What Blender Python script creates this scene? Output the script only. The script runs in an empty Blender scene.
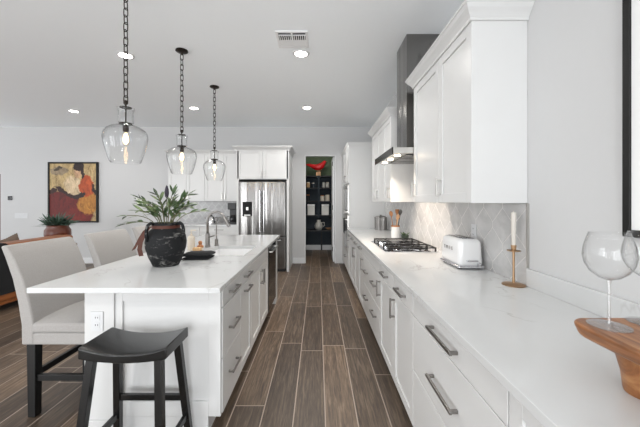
import bpy, bmesh, math, random
from mathutils import Vector, Matrix
random.seed(7)
S = bpy.context.scene
COL = S.collection
PI = math.pi

# ---------------------------------------------------------------- camera, light, exposure
cam_d = bpy.data.cameras.new('camera')
cam_d.sensor_width = 36.0
cam_d.lens = 36.0 * 305 / 640
cam_d.shift_x = 2 / 640
cam_d.shift_y = -12.5 / 640
cam_d.clip_start = 0.02
cam = bpy.data.objects.new('camera', cam_d)
COL.objects.link(cam)
cam.location = (0, 0, 1.40)
cam.rotation_euler = (PI / 2, 0, 0)
S.camera = cam

W = bpy.data.worlds.new('daylight')
S.world = W
W.use_nodes = True
bgn = W.node_tree.nodes['Background']
bgn.inputs[0].default_value = (0.95, 0.975, 1.0, 1)
bgn.inputs[1].default_value = 0.95

def area(name, loc, rot, sx, sy, power, col=(1, 1, 1)):
    l = bpy.data.lights.new(name, 'AREA')
    l.shape = 'RECTANGLE'; l.size = sx; l.size_y = sy; l.energy = power; l.color = col
    o = bpy.data.objects.new(name, l); COL.objects.link(o)
    o.location = loc; o.rotation_euler = rot
    return o
# added area lights out of view, behind the camera and at left, brighten the room
REAR_OPEN = [(-8.6, -5.6), (-5.0, -4.0), (-2.80, -2.55), (-1.2, 0.85)]  # unseen wall openings, spaced so the fridge reflects the piers between
for x0, x1 in REAR_OPEN:
    area('fill_light_rear', ((x0 + x1) / 2, -3.05, 1.15), (PI / 2 + 0.22, 0, 0), x1 - x0, 2.3, 36 * (x1 - x0), (0.95, 0.975, 1))
area('fill_light_left', (-8.8, 2.6, 1.35), (PI / 2 + 0.55, 0, -PI / 2), 7.0, 2.4, 20, (0.93, 0.97, 1))

vs = S.view_settings
vs.view_transform = 'Standard'; vs.look = 'None'; vs.gamma = 1; vs.use_curve_mapping = False
vs.exposure = 0.79
S.cycles.use_denoising = True
S.cycles.max_bounces = 12
S.cycles.diffuse_bounces = 6
S.cycles.transparent_max_bounces = 24
S.cycles.sample_clamp_indirect = 6

# ---------------------------------------------------------------- materials
def lin(r, g, b):
    f = lambda c: (c / 255 / 12.92) if c / 255 <= 0.04045 else ((c / 255 + 0.055) / 1.055) ** 2.4
    return (f(r), f(g), f(b), 1)

class N:
    def __init__(s, name):
        s.m = bpy.data.materials.new(name); s.m.use_nodes = True
        s.t = s.m.node_tree; s.p = s.t.nodes['Principled BSDF']
        s.out = s.t.nodes['Material Output']
    def n(s, typ, **kw):
        x = s.t.nodes.new(typ)
        for k, v in kw.items(): setattr(x, k, v)
        return x
    def put(s, sock, v):
        if isinstance(v, bpy.types.NodeSocket): s.t.links.new(v, sock)
        elif v is not None: sock.default_value = v
    def math(s, op, a, b=None, c=None):
        x = s.n('ShaderNodeMath', operation=op)
        s.put(x.inputs[0], a); s.put(x.inputs[1], b)
        if c is not None: s.put(x.inputs[2], c)
        return x.outputs[0]
    def mix(s, f, a, b, blend='MIX'):
        x = s.n('ShaderNodeMix', data_type='RGBA', blend_type=blend)
        s.put(x.inputs[0], f); s.put(x.inputs[6], a); s.put(x.inputs[7], b)
        return x.outputs[2]
    def coord(s, scale=(1, 1, 1), rot=(0, 0, 0)):
        tc = s.n('ShaderNodeTexCoord'); mp = s.n('ShaderNodeMapping')
        s.t.links.new(tc.outputs['Object'], mp.inputs[0])
        mp.inputs['Scale'].default_value = scale; mp.inputs['Rotation'].default_value = rot
        return mp.outputs[0]
    def noise(s, vec, scale, detail=4, rough=0.5, dist=0.0):
        x = s.n('ShaderNodeTexNoise')
        s.put(x.inputs['Vector'], vec); x.inputs['Scale'].default_value = scale
        x.inputs['Detail'].default_value = detail; x.inputs['Roughness'].default_value = rough
        x.inputs['Distortion'].default_value = dist
        return x
    def ramp(s, f, stops):
        x = s.n('ShaderNodeValToRGB'); s.put(x.inputs[0], f)
        e = x.color_ramp.elements
        e[0].position, e[0].color = stops[0]; e[1].position, e[1].color = stops[-1]
        for p, c in stops[1:-1]:
            k = e.new(p); k.color = c
        return x.outputs[0]
    def bump(s, h, strength=0.2, dist=0.002):
        x = s.n('ShaderNodeBump'); s.put(x.inputs['Height'], h)
        x.inputs['Strength'].default_value = strength; x.inputs['Distance'].default_value = dist
        s.t.links.new(x.outputs[0], s.p.inputs['Normal'])

def plain(name, rgb, rough=0.5, metal=0.0, var=0.04, scale=6, stretch=(1, 1, 1), bump=0.0, coat=0.0):
    a = N(name)
    nz = a.noise(a.coord(stretch), scale)
    c = lin(*rgb)
    lo = tuple(x * (1 - var) for x in c[:3]) + (1,); hi = tuple(min(1, x * (1 + var)) for x in c[:3]) + (1,)
    a.put(a.p.inputs['Base Color'], a.mix(nz.outputs[0], lo, hi))
    a.p.inputs['Roughness'].default_value = rough; a.p.inputs['Metallic'].default_value = metal
    if coat: a.p.inputs['Coat Weight'].default_value = coat
    if bump: a.bump(nz.outputs[0], bump)
    return a.m

def emis(name, rgb, strength):
    a = N(name)
    a.p.inputs['Base Color'].default_value = (0.8, 0.8, 0.8, 1)
    a.p.inputs['Emission Color'].default_value = lin(*rgb)
    a.p.inputs['Emission Strength'].default_value = strength
    return a.m

def glass(name, tint=(0.98, 0.985, 0.985, 1), edge=0.3, base=0.03, rim=0.72, rough=0.02):
    a = N(name)
    tr = a.n('ShaderNodeBsdfTransparent'); 
    gl = a.n('ShaderNodeBsdfGlossy'); gl.inputs['Roughness'].default_value = rough
    lw = a.n('ShaderNodeLayerWeight'); lw.inputs[0].default_value = 0.5
    f = a.math('MULTIPLY_ADD', a.math('POWER', lw.outputs['Facing'], 3.0), edge, base)
    a.put(tr.inputs[0], a.mix(a.math('POWER', lw.outputs['Facing'], 4.0), tint, (rim, rim, rim, 1)))
    mx = a.n('ShaderNodeMixShader'); a.put(mx.inputs[0], f)
    a.t.links.new(tr.outputs[0], mx.inputs[1]); a.t.links.new(gl.outputs[0], mx.inputs[2])
    a.t.links.new(mx.outputs[0], a.out.inputs[0])
    return a.m

M = {}
M['wall'] = plain('wall_paint', (198, 198, 198), 0.85, var=0.01, scale=40)
M['ceiling'] = plain('ceiling_paint', (244, 247, 249), 0.9, var=0.01, scale=40)
M['trim'] = plain('trim_paint', (220, 221, 222), 0.5, var=0.01)
M['cab'] = plain('cabinet_lacquer', (206, 206, 205), 0.34, var=0.01)
def steel():
    a = N('brushed_steel')
    a.p.inputs['Metallic'].default_value = 1; a.p.inputs['Roughness'].default_value = 0.2
    a.p.inputs['Base Color'].default_value = lin(134, 132, 130)
    n1 = a.noise(a.coord((9, 9, 0.25)), 1.0, 2, 0.4)
    a.bump(n1.outputs[0], 1.0, 0.016)
    return a.m
M['steel'] = steel()
M['steel_plain'] = plain('satin_steel', (196, 194, 190), 0.3, 1.0, var=0.05)
M['nickel'] = plain('brushed_nickel', (138, 135, 132), 0.32, 1.0, var=0.05)
M['chrome'] = plain('polished_chrome', (225, 225, 228), 0.08, 1.0, var=0.02)
M['dark_steel'] = plain('black_steel', (70, 68, 66), 0.22, 1.0, var=0.08)
M['black_gloss'] = plain('black_glass', (16, 16, 18), 0.08, var=0.05)
M['black_metal'] = plain('black_iron', (26, 25, 25), 0.5, 0.4, var=0.1)
M['bronze'] = plain('dark_bronze', (48, 42, 38), 0.42, 0.7, var=0.15)
M['cast'] = plain('cast_iron', (24, 23, 23), 0.5, 0.3, var=0.15)
M['black_wood'] = plain('black_stained_wood', (16, 16, 16), 0.27, var=0.35, scale=5, stretch=(1.2, 14, 14), bump=0.05)
M['black_leg'] = plain('black_painted_wood', (9, 9, 9), 0.45, var=0.1)
M['porcelain'] = plain('white_porcelain', (244, 244, 244), 0.12, var=0.01)
M['enamel'] = plain('white_enamel', (222, 222, 222), 0.14, var=0.01, coat=0.5)
M['plastic'] = plain('white_plastic', (238, 238, 236), 0.4, var=0.01)
M['dark_plastic'] = plain('dark_plastic', (22, 22, 24), 0.4, var=0.05)
M['leather'] = plain('cognac_leather', (140, 82, 42), 0.45, var=0.25, scale=4, bump=0.1)
M['terracotta'] = plain('russet_glaze', (92, 38, 14), 0.35, var=0.3, scale=9, bump=0.2)
M['black_cloth'] = plain('black_cloth', (24, 24, 26), 0.95, var=0.2, scale=60, bump=0.4)
M['grey_cloth'] = plain('charcoal_cloth', (34, 35, 37), 0.95, var=0.2, scale=90, bump=0.4)
M['taupe_cloth'] = plain('taupe_cloth', (112, 96, 84), 0.95, var=0.2, scale=60)
M['tan_cloth'] = plain('tan_cloth', (150, 118, 88), 0.95, var=0.15, scale=60)
M['brass'] = plain('aged_brass', (176, 144, 112), 0.36, 0.9, var=0.12, scale=12)
M['wax'] = plain('white_wax', (200, 194, 186), 0.5, var=0.02)
M['navy'] = plain('navy_paint', (45, 55, 64), 0.7, var=0.08)
M['green_paint'] = plain('green_paint', (84, 100, 76), 0.8, var=0.06)
M['shelf'] = plain('black_shelf_paint', (30, 32, 34), 0.5, var=0.1)
M['red'] = plain('red_glaze', (200, 24, 30), 0.3, var=0.15, scale=12)
M['block'] = plain('pale_wood', (205, 160, 118), 0.6, var=0.12, scale=4, stretch=(1, 1, 12))
M['wood_tool'] = plain('wooden_tool', (166, 112, 70), 0.55, var=0.2, scale=6, stretch=(10, 10, 1))
M['walnut'] = plain('dark_walnut', (96, 62, 40), 0.4, var=0.3, scale=5, stretch=(12, 1, 12))
M['green_glaze'] = plain('dark_green_glaze', (40, 52, 40), 0.3, var=0.2)
M['ribbon'] = plain('rust_ribbon', (74, 32, 14), 0.65, var=0.2, scale=30)
def leafmat():
    a = N('leaf_green')
    nz = a.noise(a.coord(), 14, 2, 0.5)
    a.put(a.p.inputs['Base Color'], a.ramp(nz.outputs[0], [(0.33, lin(34, 50, 30)), (0.52, lin(74, 96, 58)), (0.68, lin(128, 142, 98))]))
    a.p.inputs['Roughness'].default_value = 0.45
    return a.m
M['leaf'] = leafmat()
M['leaf2'] = plain('grey_green_leaf', (66, 88, 74), 0.6, var=0.4, scale=8)
M['stem'] = plain('plant_stem', (92, 92, 60), 0.7, var=0.2)
M['bud'] = plain('dark_flower_spike', (52, 46, 58), 0.8, var=0.3, scale=40)
M['cream'] = plain('cream_ceramic', (222, 212, 196), 0.4, var=0.05)
M['sponge'] = plain('tan_sponge', (200, 164, 122), 0.9, var=0.2, scale=50, bump=0.3)
M['amber'] = plain('amber_wood', (170, 112, 70), 0.6, var=0.2, scale=20)
M['paper_can'] = plain('pale_tin', (205, 203, 196), 0.4, 0.2, var=0.1)
M['white_mat'] = plain('white_print', (232, 232, 231), 0.5, var=0.01)
M['plate'] = plain('grey_white_plastic', (206, 207, 208), 0.4, var=0.01)
M['grate_white'] = plain('vent_paint', (232, 232, 232), 0.5, var=0.01)
M['grout'] = plain('pale_grout', (208, 206, 203), 0.7, var=0.02)
M['lamp'] = emis('led_diffuser', (255, 248, 238), 14)
M['hoodlamp'] = emis('warm_led', (255, 232, 200), 12)
M['filament'] = emis('warm_filament', (255, 206, 140), 14)
M['glass'] = glass('clear_glass', (0.985, 0.987, 0.987, 1), 0.40, 0.018)
M['bulbglass'] = glass('bulb_glass', (1, 0.97, 0.9, 1), 0.2, 0.03)
M['wineglass'] = glass('crystal_glass', (0.994, 0.995, 0.995, 1), 0.6, 0.016, 0.74)
M['glassfoot'] = glass('crystal_foot', (0.98, 0.98, 0.98, 1), 0.45, 0.22, 0.9, 0.22)

def tile_mat(k=1.0):
    a = N('grey_tile')
    v = a.coord((1, 1, 1))
    nz = a.noise(v, 5, 5, 0.6, 0.6)
    a.put(a.p.inputs['Base Color'], a.ramp(nz.outputs[0], [(0.3, lin(176 * k, 175 * k, 174 * k)), (0.55, lin(194 * k, 193 * k, 192 * k)), (0.75, lin(206 * k, 205 * k, 204 * k))]))
    a.p.inputs['Roughness'].default_value = 0.22
    return a.m
M['tile'] = tile_mat()
M['tile_dark'] = tile_mat(0.84)

def quartz():
    a = N('white_quartz')
    v = a.coord((1, 0.75, 1), (0, 0, 0.6))
    n1 = a.noise(v, 1.5, 5, 0.55, 0.8)
    vein = a.math('ABSOLUTE', a.math('SUBTRACT', n1.outputs[0], 0.5))
    m1 = a.math('SUBTRACT', 1.0, a.math('MINIMUM', a.math('MULTIPLY', vein, 110.0), 1.0))
    n2 = a.noise(v, 2.6, 2)
    patch = a.math('MAXIMUM', a.math('MULTIPLY', a.math('SUBTRACT', n2.outputs[0], 0.47), 6.0), 0.0)
    patch = a.math('MINIMUM', patch, 1.0)
    f = a.math('MULTIPLY', a.math('MULTIPLY', m1, patch), 0.48)
    cloud = a.noise(v, 3.2, 3).outputs[0]
    base = a.mix(cloud, lin(198, 199, 199), lin(207, 208, 208))
    a.put(a.p.inputs['Base Color'], a.mix(f, base, lin(150, 146, 140)))
    a.p.inputs['Roughness'].default_value = 0.13
    return a.m
M['quartz'] = quartz()

def floor_mat():
    a = N('wood_look_plank_tile')
    tc = a.n('ShaderNodeTexCoord'); sp = a.n('ShaderNodeSeparateXYZ')
    a.t.links.new(tc.outputs['Object'], sp.inputs[0])
    PW, PL, G = 0.205, 1.19, 0.0038
    u = a.math('DIVIDE', a.math('ADD', sp.outputs[0], 0.118 + 20 * PW), PW)
    row = a.math('FLOOR', u); fu = a.math('FRACT', u)
    wn = a.n('ShaderNodeTexWhiteNoise', noise_dimensions='1D'); a.put(wn.inputs['W'], row)
    v = a.math('DIVIDE', a.math('ADD', sp.outputs[1], a.math('MULTIPLY_ADD', wn.outputs[0], PL, 20)), PL)
    pid = a.math('FLOOR', v); fv = a.math('FRACT', v)
    eu = a.math('MULTIPLY', a.math('MINIMUM', fu, a.math('SUBTRACT', 1.0, fu)), PW)
    ev = a.math('MULTIPLY', a.math('MINIMUM', fv, a.math('SUBTRACT', 1.0, fv)), PL)
    e = a.math('MINIMUM', eu, ev)
    grout = a.math('LESS_THAN', e, G)
    idn = a.n('ShaderNodeTexWhiteNoise', noise_dimensions='2D')
    cb = a.n('ShaderNodeCombineXYZ'); a.put(cb.inputs[0], row); a.put(cb.inputs[1], pid)
    a.t.links.new(cb.outputs[0], idn.inputs['Vector'])
    # grain, moved along for every plank
    gv = a.n('ShaderNodeCombineXYZ')
    a.put(gv.inputs[0], a.math('MULTIPLY', sp.outputs[0], 24.0))
    a.put(gv.inputs[1], a.math('MULTIPLY_ADD', idn.outputs[0], 37.0, a.math('MULTIPLY', sp.outputs[1], 1.4)))
    grain = a.noise(gv.outputs[0], 1.6, 6, 0.62, 1.2)
    fine = a.noise(gv.outputs[0], 6.0, 5, 0.7, 0.4)
    g = a.math('MULTIPLY_ADD', fine.outputs[0], 0.4, a.math('MULTIPLY', grain.outputs[0], 0.6))
    col = a.ramp(g, [(0.33, lin(55, 45, 38)), (0.5, lin(98, 83, 70)), (0.67, lin(142, 125, 109))])
    tint = a.ramp(idn.outputs[0], [(0.0, (0.48, 0.47, 0.46, 1)), (0.5, (0.82, 0.81, 0.79, 1)), (1.0, (1.32, 1.26, 1.16, 1))])
    col = a.mix(1.0, col, tint, 'MULTIPLY')
    a.put(a.p.inputs['Base Color'], a.mix(grout, col, lin(158, 144, 132)))
    a.put(a.p.inputs['Roughness'], a.math('MULTIPLY_ADD', g, 0.25, 0.32))
    a.bump(a.math('MULTIPLY_ADD', grout, -1.0, a.math('MULTIPLY', g, 0.3)), 0.25, 0.002)
    return a.m
M['floor'] = floor_mat()

def fabric():
    a = N('pale_linen')
    v = a.coord()
    nz = a.noise(v, 190, 2, 0.7); n2 = a.noise(v, 5, 3)
    c = a.mix(nz.outputs[0], lin(138, 135, 132), lin(172, 169, 166))
    a.put(a.p.inputs['Base Color'], a.mix(a.math('MULTIPLY', n2.outputs[0], 0.25), c, lin(156, 150, 145)))
    a.p.inputs['Roughness'].default_value = 0.95
    a.p.inputs['Sheen Weight'].default_value = 0.25
    a.bump(nz.outputs[0], 0.35, 0.001)
    return a.m
M['fabric'] = fabric()

def board():
    a = N('honey_wood')
    v = a.coord((22, 2.2, 8), (0, 0, 0.25))
    nz = a.noise(v, 1.6, 6, 0.6, 1.5)
    a.put(a.p.inputs['Base Color'], a.ramp(nz.outputs[0], [(0.3, lin(88, 52, 28)), (0.5, lin(140, 90, 52)), (0.7, lin(172, 124, 80))]))
    a.p.inputs['Roughness'].default_value = 0.38
    return a.m
M['board'] = board()

def pot_mat():
    a = N('distressed_black_clay')
    v = a.coord()
    nz = a.noise(a.coord((1, 1, 2.2)), 11, 6, 0.65, 0.6); n2 = a.noise(v, 30, 4)
    f = a.math('MAXIMUM', a.math('MULTIPLY', a.math('SUBTRACT', nz.outputs[0], 0.56), 8.0), 0.0)
    f = a.math('MULTIPLY', a.math('MINIMUM', f, 1.0), n2.outputs[0])
    a.put(a.p.inputs['Base Color'], a.mix(f, lin(17, 18, 20), lin(168, 166, 162)))
    a.p.inputs['Roughness'].default_value = 0.7
    a.p.inputs['Specular IOR Level'].default_value = 0.3
    a.bump(nz.outputs[0], 0.35, 0.004)
    return a.m
M['pot'] = pot_mat()

def painting():
    # loose abstract figure study in oils: coloured patches with ragged brushed edges (object space, x and z in metres)
    a = N('oil_painting')
    tc = a.n('ShaderNodeTexCoord'); v0 = tc.outputs['Object']
    nz = a.noise(v0, 7, 5, 0.65)
    off = a.n('ShaderNodeVectorMath', operation='MULTIPLY_ADD')
    a.t.links.new(nz.outputs['Color'], off.inputs[0]); off.inputs[1].default_value = (0.22, 0.22, 0.22)
    a.t.links.new(v0, off.inputs[2])
    sp = a.n('ShaderNodeSeparateXYZ'); a.t.links.new(off.outputs[0], sp.inputs[0])
    X = a.math('SUBTRACT', sp.outputs[0], 0.11); Z = a.math('SUBTRACT', sp.outputs[2], 0.11)
    n2 = a.noise(v0, 16, 5, 0.7)
    col = a.mix(n2.outputs[0], lin(214, 190, 140), lin(176, 146, 96))
    n3 = a.noise(v0, 5, 4, 0.7)
    def patch(cx, cz, rx, rz, c1, c2, rot=0.0, soft=4.0):
        nonlocal col
        dx = a.math('SUBTRACT', X, cx); dz = a.math('SUBTRACT', Z, cz)
        c, s = math.cos(rot), math.sin(rot)
        ux = a.math('DIVIDE', a.math('ADD', a.math('MULTIPLY', dx, c), a.math('MULTIPLY', dz, s)), rx)
        uz = a.math('DIVIDE', a.math('SUBTRACT', a.math('MULTIPLY', dz, c), a.math('MULTIPLY', dx, s)), rz)
        r = a.math('ADD', a.math('MULTIPLY', ux, ux), a.math('MULTIPLY', uz, uz))
        f = a.math('MULTIPLY', a.math('SUBTRACT', 1.0, r), soft)
        f = a.math('MAXIMUM', a.math('MINIMUM', f, 1.0), 0.0)
        col = a.mix(f, col, a.mix(n3.outputs[0], lin(*c1), lin(*c2)))
    patch(-0.30, 1.15, 0.22, 0.10, (190, 172, 140), (110, 90, 70))
    patch(-0.25, 0.35, 0.55, 0.38, (128, 34, 26), (84, 20, 20))
    patch(0.16, 0.14, 0.32, 0.20, (140, 40, 28), (104, 26, 22))
    patch(0.33, 0.42, 0.24, 0.28, (212, 152, 66), (158, 94, 36))
    patch(0.02, 0.80, 0.20, 0.26, (232, 212, 178), (206, 178, 140), 0.4)
    patch(0.30, 0.82, 0.17, 0.26, (206, 96, 44), (168, 66, 28))
    patch(-0.16, 0.66, 0.30, 0.045, (30, 22, 22), (70, 30, 24), -0.5)
    patch(0.14, 0.60, 0.16, 0.06, (32, 24, 24), (60, 34, 28), 0.3)
    patch(-0.45, 0.70, 0.10, 0.06, (34, 26, 24), (80, 40, 30), 0.3)
    patch(0.10, 1.12, 0.085, 0.15, (222, 186, 150), (196, 150, 110), -0.15)
    patch(0.13, 1.24, 0.13, 0.09, (34, 24, 22), (64, 38, 28), -0.3)
    patch(0.20, 1.12, 0.045, 0.15, (36, 26, 24), (60, 36, 28), 0.1)
    patch(0.46, 0.72, 0.04, 0.14, (30, 22, 20), (66, 34, 26), 0.2)
    patch(-0.32, 1.20, 0.10, 0.03, (60, 52, 44), (90, 76, 60), 0.3)
    st = a.noise(a.coord((1, 1, 0.5)), 13, 6, 0.72, 1.0)
    col = a.mix(1.0, col, a.ramp(st.outputs[0], [(0.28, (0.22, 0.18, 0.16, 1)), (0.46, (0.72, 0.70, 0.68, 1)), (0.62, (1.0, 1.0, 1.0, 1)), (0.78, (1.35, 1.3, 1.25, 1))]), 'MULTIPLY')
    a.put(a.p.inputs['Base Color'], col)
    a.p.inputs['Roughness'].default_value = 0.6
    return a.m
M['painting'] = painting()

# ---------------------------------------------------------------- mesh helpers
def BM(): return bmesh.new()

def box(bm, x0, x1, y0, y1, z0, z1, mi=0):
    vv = [bm.verts.new((x, y, z)) for x in (x0, x1) for y in (y0, y1) for z in (z0, z1)]
    for f in ((0, 1, 3, 2), (4, 6, 7, 5), (0, 4, 5, 1), (2, 3, 7, 6), (0, 2, 6, 4), (1, 5, 7, 3)):
        bm.faces.new([vv[i] for i in f]).material_index = mi

def prism(bm, pts, fn0, fn1, mi=0):
    """polygon pts mapped by two functions to two end loops"""
    a = [bm.verts.new(fn0(p)) for p in pts]; b = [bm.verts.new(fn1(p)) for p in pts]
    n = len(pts)
    bm.faces.new(a).material_index = mi; bm.faces.new(b[::-1]).material_index = mi
    for i in range(n):
        bm.faces.new((a[i], b[i], b[(i + 1) % n], a[(i + 1) % n])).material_index = mi

def beam(bm, p, q, w, d=None, ref=Vector((0, 0, 1))):
    """square-section bar from p to q"""
    p, q = Vector(p), Vector(q); d = d or w
    t = (q - p).normalized()
    if abs(t.dot(ref)) > 0.97: ref = Vector((0, 1, 0))
    s = t.cross(ref).normalized(); u = s.cross(t).normalized()
    pts = [(-w / 2, -d / 2), (w / 2, -d / 2), (w / 2, d / 2), (-w / 2, d / 2)]
    prism(bm, pts, lambda c: p + s * c[0] + u * c[1], lambda c: q + s * c[0] + u * c[1])

def leg4(bm, p, q, w0, w1):
    """horizontal-cut tapered square leg from top p to foot q"""
    p, q = Vector(p), Vector(q)
    k = [(-.5, -.5), (.5, -.5), (.5, .5), (-.5, .5)]
    prism(bm, k, lambda c: p + Vector((c[0] * w0, c[1] * w0, 0)), lambda c: q + Vector((c[0] * w1, c[1] * w1, 0)))

def lathe(bm, prof, c=(0, 0), seg=32, closed=False, mi=0, sx=1.0, sy=1.0):
    """prof list of (r, z); caps where r==0"""
    rings = []
    for r, z in prof:
        if r < 1e-6: rings.append([bm.verts.new((c[0], c[1], z))])
        else: rings.append([bm.verts.new((c[0] + sx * r * math.cos(2 * PI * i / seg), c[1] + sy * r * math.sin(2 * PI * i / seg), z)) for i in range(seg)])
    pairs = list(zip(rings, rings[1:]))
    if closed: pairs.append((rings[-1], rings[0]))
    for A, B in pairs:
        for i in range(seg):
            j = (i + 1) % seg
            if len(A) == 1 and len(B) == 1: continue
            if len(A) == 1: f = (A[0], B[j], B[i])
            elif len(B) == 1: f = (A[i], A[j], B[0])
            else: f = (A[i], A[j], B[j], B[i])
            bm.faces.new(f).material_index = mi

def cyl(bm, c, r, z0, z1, seg=24): lathe(bm, [(0, z0), (r, z0), (r, z1), (0, z1)], c, seg)

def tube(bm, pts, r, seg=10, closed=False, rads=None):
    pts = [Vector(p) for p in pts]; n = len(pts)
    rings = []; up = None
    for i, p in enumerate(pts):
        if closed: t = pts[(i + 1) % n] - pts[i - 1]
        else: t = pts[min(i + 1, n - 1)] - pts[max(i - 1, 0)]
        t.normalize()
        if up is None:
            ref = Vector((0, 0, 1)) if abs(t.z) < 0.9 else Vector((1, 0, 0))
            up = (ref - t * ref.dot(t)).normalized()
        else:
            up = (up - t * up.dot(t)).normalized()
        s = t.cross(up); rr = rads[i] if rads else r
        rings.append([bm.verts.new(p + (up * math.cos(2 * PI * k / seg) + s * math.sin(2 * PI * k / seg)) * rr) for k in range(seg)])
    m = n if closed else n - 1
    for i in range(m):
        A, B = rings[i], rings[(i + 1) % n]
        for k in range(seg):
            bm.faces.new((A[k], A[(k + 1) % seg], B[(k + 1) % seg], B[k]))
    if not closed:
        bm.faces.new(rings[0][::-1]); bm.faces.new(rings[-1])

ORG = {}
def finish(o, label=None, cat=None, group=None, kind=None):
    if label: o['label'] = label
    if cat: o['category'] = cat
    if group: o['group'] = group
    if kind: o['kind'] = kind
    return o

def thing(name, label, cat, loc, group=None):
    o = bpy.data.objects.new(name, None); COL.objects.link(o)
    o.empty_display_size = 0.1
    o.location = loc; ORG[o] = Vector(loc)
    return finish(o, label, cat, group)

def obj(name, bm, mats, parent=None, bevel=0.0, seg=2, smooth=False, sub=0, label=None):
    bmesh.ops.recalc_face_normals(bm, faces=bm.faces[:])
    if parent is not None: org = ORG[parent]
    else:
        xs = [v.co for v in bm.verts]
        org = Vector(((min(v.x for v in xs) + max(v.x for v in xs)) / 2, (min(v.y for v in xs) + max(v.y for v in xs)) / 2, min(v.z for v in xs)))
    for v in bm.verts: v.co -= org
    me = bpy.data.meshes.new(name); bm.to_mesh(me); bm.free()
    for m in (mats if isinstance(mats, (list, tuple)) else [mats]): me.materials.append(M[m] if isinstance(m, str) else m)
    if smooth:
        for p in me.polygons: p.use_smooth = True
    o = bpy.data.objects.new(name, me); COL.objects.link(o)
    if parent is not None: o.parent = parent
    else: o.location = org
    ORG[o] = org
    if bevel:
        b = o.modifiers.new('bevel', 'BEVEL'); b.width = bevel; b.segments = seg; b.limit_method = 'ANGLE'; b.angle_limit = math.radians(40)
        b.harden_normals = False
    if sub:
        s = o.modifiers.new('subdivision', 'SUBSURF'); s.levels = sub; s.render_levels = sub
    if smooth == 'auto':
        me.set_sharp_from_angle(angle=math.radians(35))
    if label: o['label'] = label
    return o

def single(name, bm, mats, label, cat, group=None, **kw):
    return finish(obj(name, bm, mats, **kw), label, cat, group)

def struct(name, bm, mats, **kw): return finish(obj(name, bm, mats, **kw), kind='structure')

def dup(o, loc=None, label=None, parent=None, group=None):
    c = o.copy(); COL.objects.link(c)
    if parent is not None: c.parent = parent
    if loc is not None: c.location = loc
    if label: c['label'] = label
    if group: c['group'] = group
    ORG[c] = Vector(c.location) if parent is None else ORG.get(parent)
    for ch in list(o.children): dup(ch, parent=c)
    return c

def lamp(name, parent, loc, typ, energy, col, radius=0.03, spot=None):
    l = bpy.data.lights.new(name, typ); l.energy = energy; l.color = col; l.shadow_soft_size = radius
    if spot: l.spot_size = spot; l.spot_blend = 0.6
    o = bpy.data.objects.new(name, l); COL.objects.link(o); o.parent = parent
    o.location = Vector(loc) - ORG[parent]
    return o

# ---------------------------------------------------------------- the setting
CEIL, BACK, RW = 3.06, 6.85, 1.21
LX = -9.2
b = BM(); box(b, LX, RW + 0.12, -3.2, 9.0, -0.1, 0); struct('floor', b, 'floor').location.z
b = BM(); box(b, LX, RW + 0.12, -3.2, 9.0, CEIL, CEIL + 0.1); struct('ceiling', b, 'ceiling')
b = BM(); box(b, RW, RW + 0.12, -3.2, 9.0, 0, CEIL); struct('wall_right', b, 'wall')
DX0, DX1, DZ = -0.297, 0.395, 2.43
b = BM()
box(b, -7.13, DX0, BACK, BACK + 0.12, 0, CEIL); box(b, DX0, DX1, BACK, BACK + 0.12, DZ, CEIL); box(b, DX1, RW, BACK, BACK + 0.12, 0, CEIL)
box(b, -8.05, -7.13, BACK, BACK + 0.12, 2.02, CEIL); box(b, LX, -8.05, BACK, BACK + 0.12, 0, CEIL)
struct('wall_back', b, 'wall')
# pantry behind the opening
b = BM(); box(b, -1.0, RW, 8.76, 8.86, 0, 2.12); box(b, -1.0, RW, 8.76, 8.86, 2.12, CEIL, 1); struct('wall_pantry_back', b, ['navy', 'green_paint'])
b = BM(); box(b, -1.1, -1.0, BACK + 0.12, 8.86, 0, 2.12); box(b, -1.1, -1.0, BACK + 0.12, 8.86, 2.12, CEIL, 1); struct('wall_pantry_left', b, ['navy', 'green_paint'])
b = BM()
edge = -9.2
for x0, x1 in REAR_OPEN:
    box(b, edge, x0, -3.2, -3.1, 0, CEIL); box(b, x0, x1, -3.2, -3.1, 2.55, CEIL); edge = x1
box(b, edge, RW, -3.2, -3.1, 0, CEIL); struct('wall_front', b, 'wall')
b = BM(); box(b, LX, LX + 0.1, -3.1, BACK, 2.6, CEIL); box(b, LX, LX + 0.1, -3.1, -1.2, 0, 2.6); box(b, LX, LX + 0.1, 6.2, BACK, 0, 2.6); struct('wall_left', b, 'wall')
b = BM(); box(b, -1.0, RW, 8.745, 8.76, 0, 0.14); struct('baseboard_pantry', b, 'trim', bevel=0.003)
b = BM(); box(b, -0.56, DX0, BACK - 0.015, BACK, 0, 0.13); struct('baseboard_back', b, 'trim', bevel=0.004)
b = BM(); box(b, -7.13, -3.25, BACK - 0.015, BACK, 0, 0.13); struct('baseboard_left', b, 'trim', bevel=0.004)
# pantry door jamb, and the leaf swung into the pantry
b = BM()
box(b, DX0 - 0.001, DX0 + 0.018, BACK - 0.006, BACK + 0.126, 0, DZ); box(b, DX1 - 0.018, DX1 + 0.001, BACK - 0.006, BACK + 0.126, 0, DZ)
box(b, DX0 + 0.018, DX1 - 0.018, BACK - 0.006, BACK + 0.126, DZ - 0.018, DZ + 0.001)
struct('trim_1', b, 'trim', bevel=0.003)
d1 = thing('door_1', None, None, (DX1 - 0.04, BACK + 0.13, 0)); finish(d1, kind='structure')
b = BM(); box(b, DX1 - 0.055, DX1 - 0.02, BACK + 0.13, BACK + 0.79, 0.01, DZ - 0.025)
for z0, z1 in ((0.15, 0.95), (1.10, DZ - 0.15)): box(b, DX1 - 0.061, DX1 - 0.055, BACK + 0.25, BACK + 0.67, z0, z1)
obj('door_leaf', b, 'trim', d1, bevel=0.004)
b = BM()
for z in (0.25, 1.2, 2.2): cyl(b, (DX1 - 0.062, BACK + 0.135), 0.008, z, z + 0.1, 10)
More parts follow.
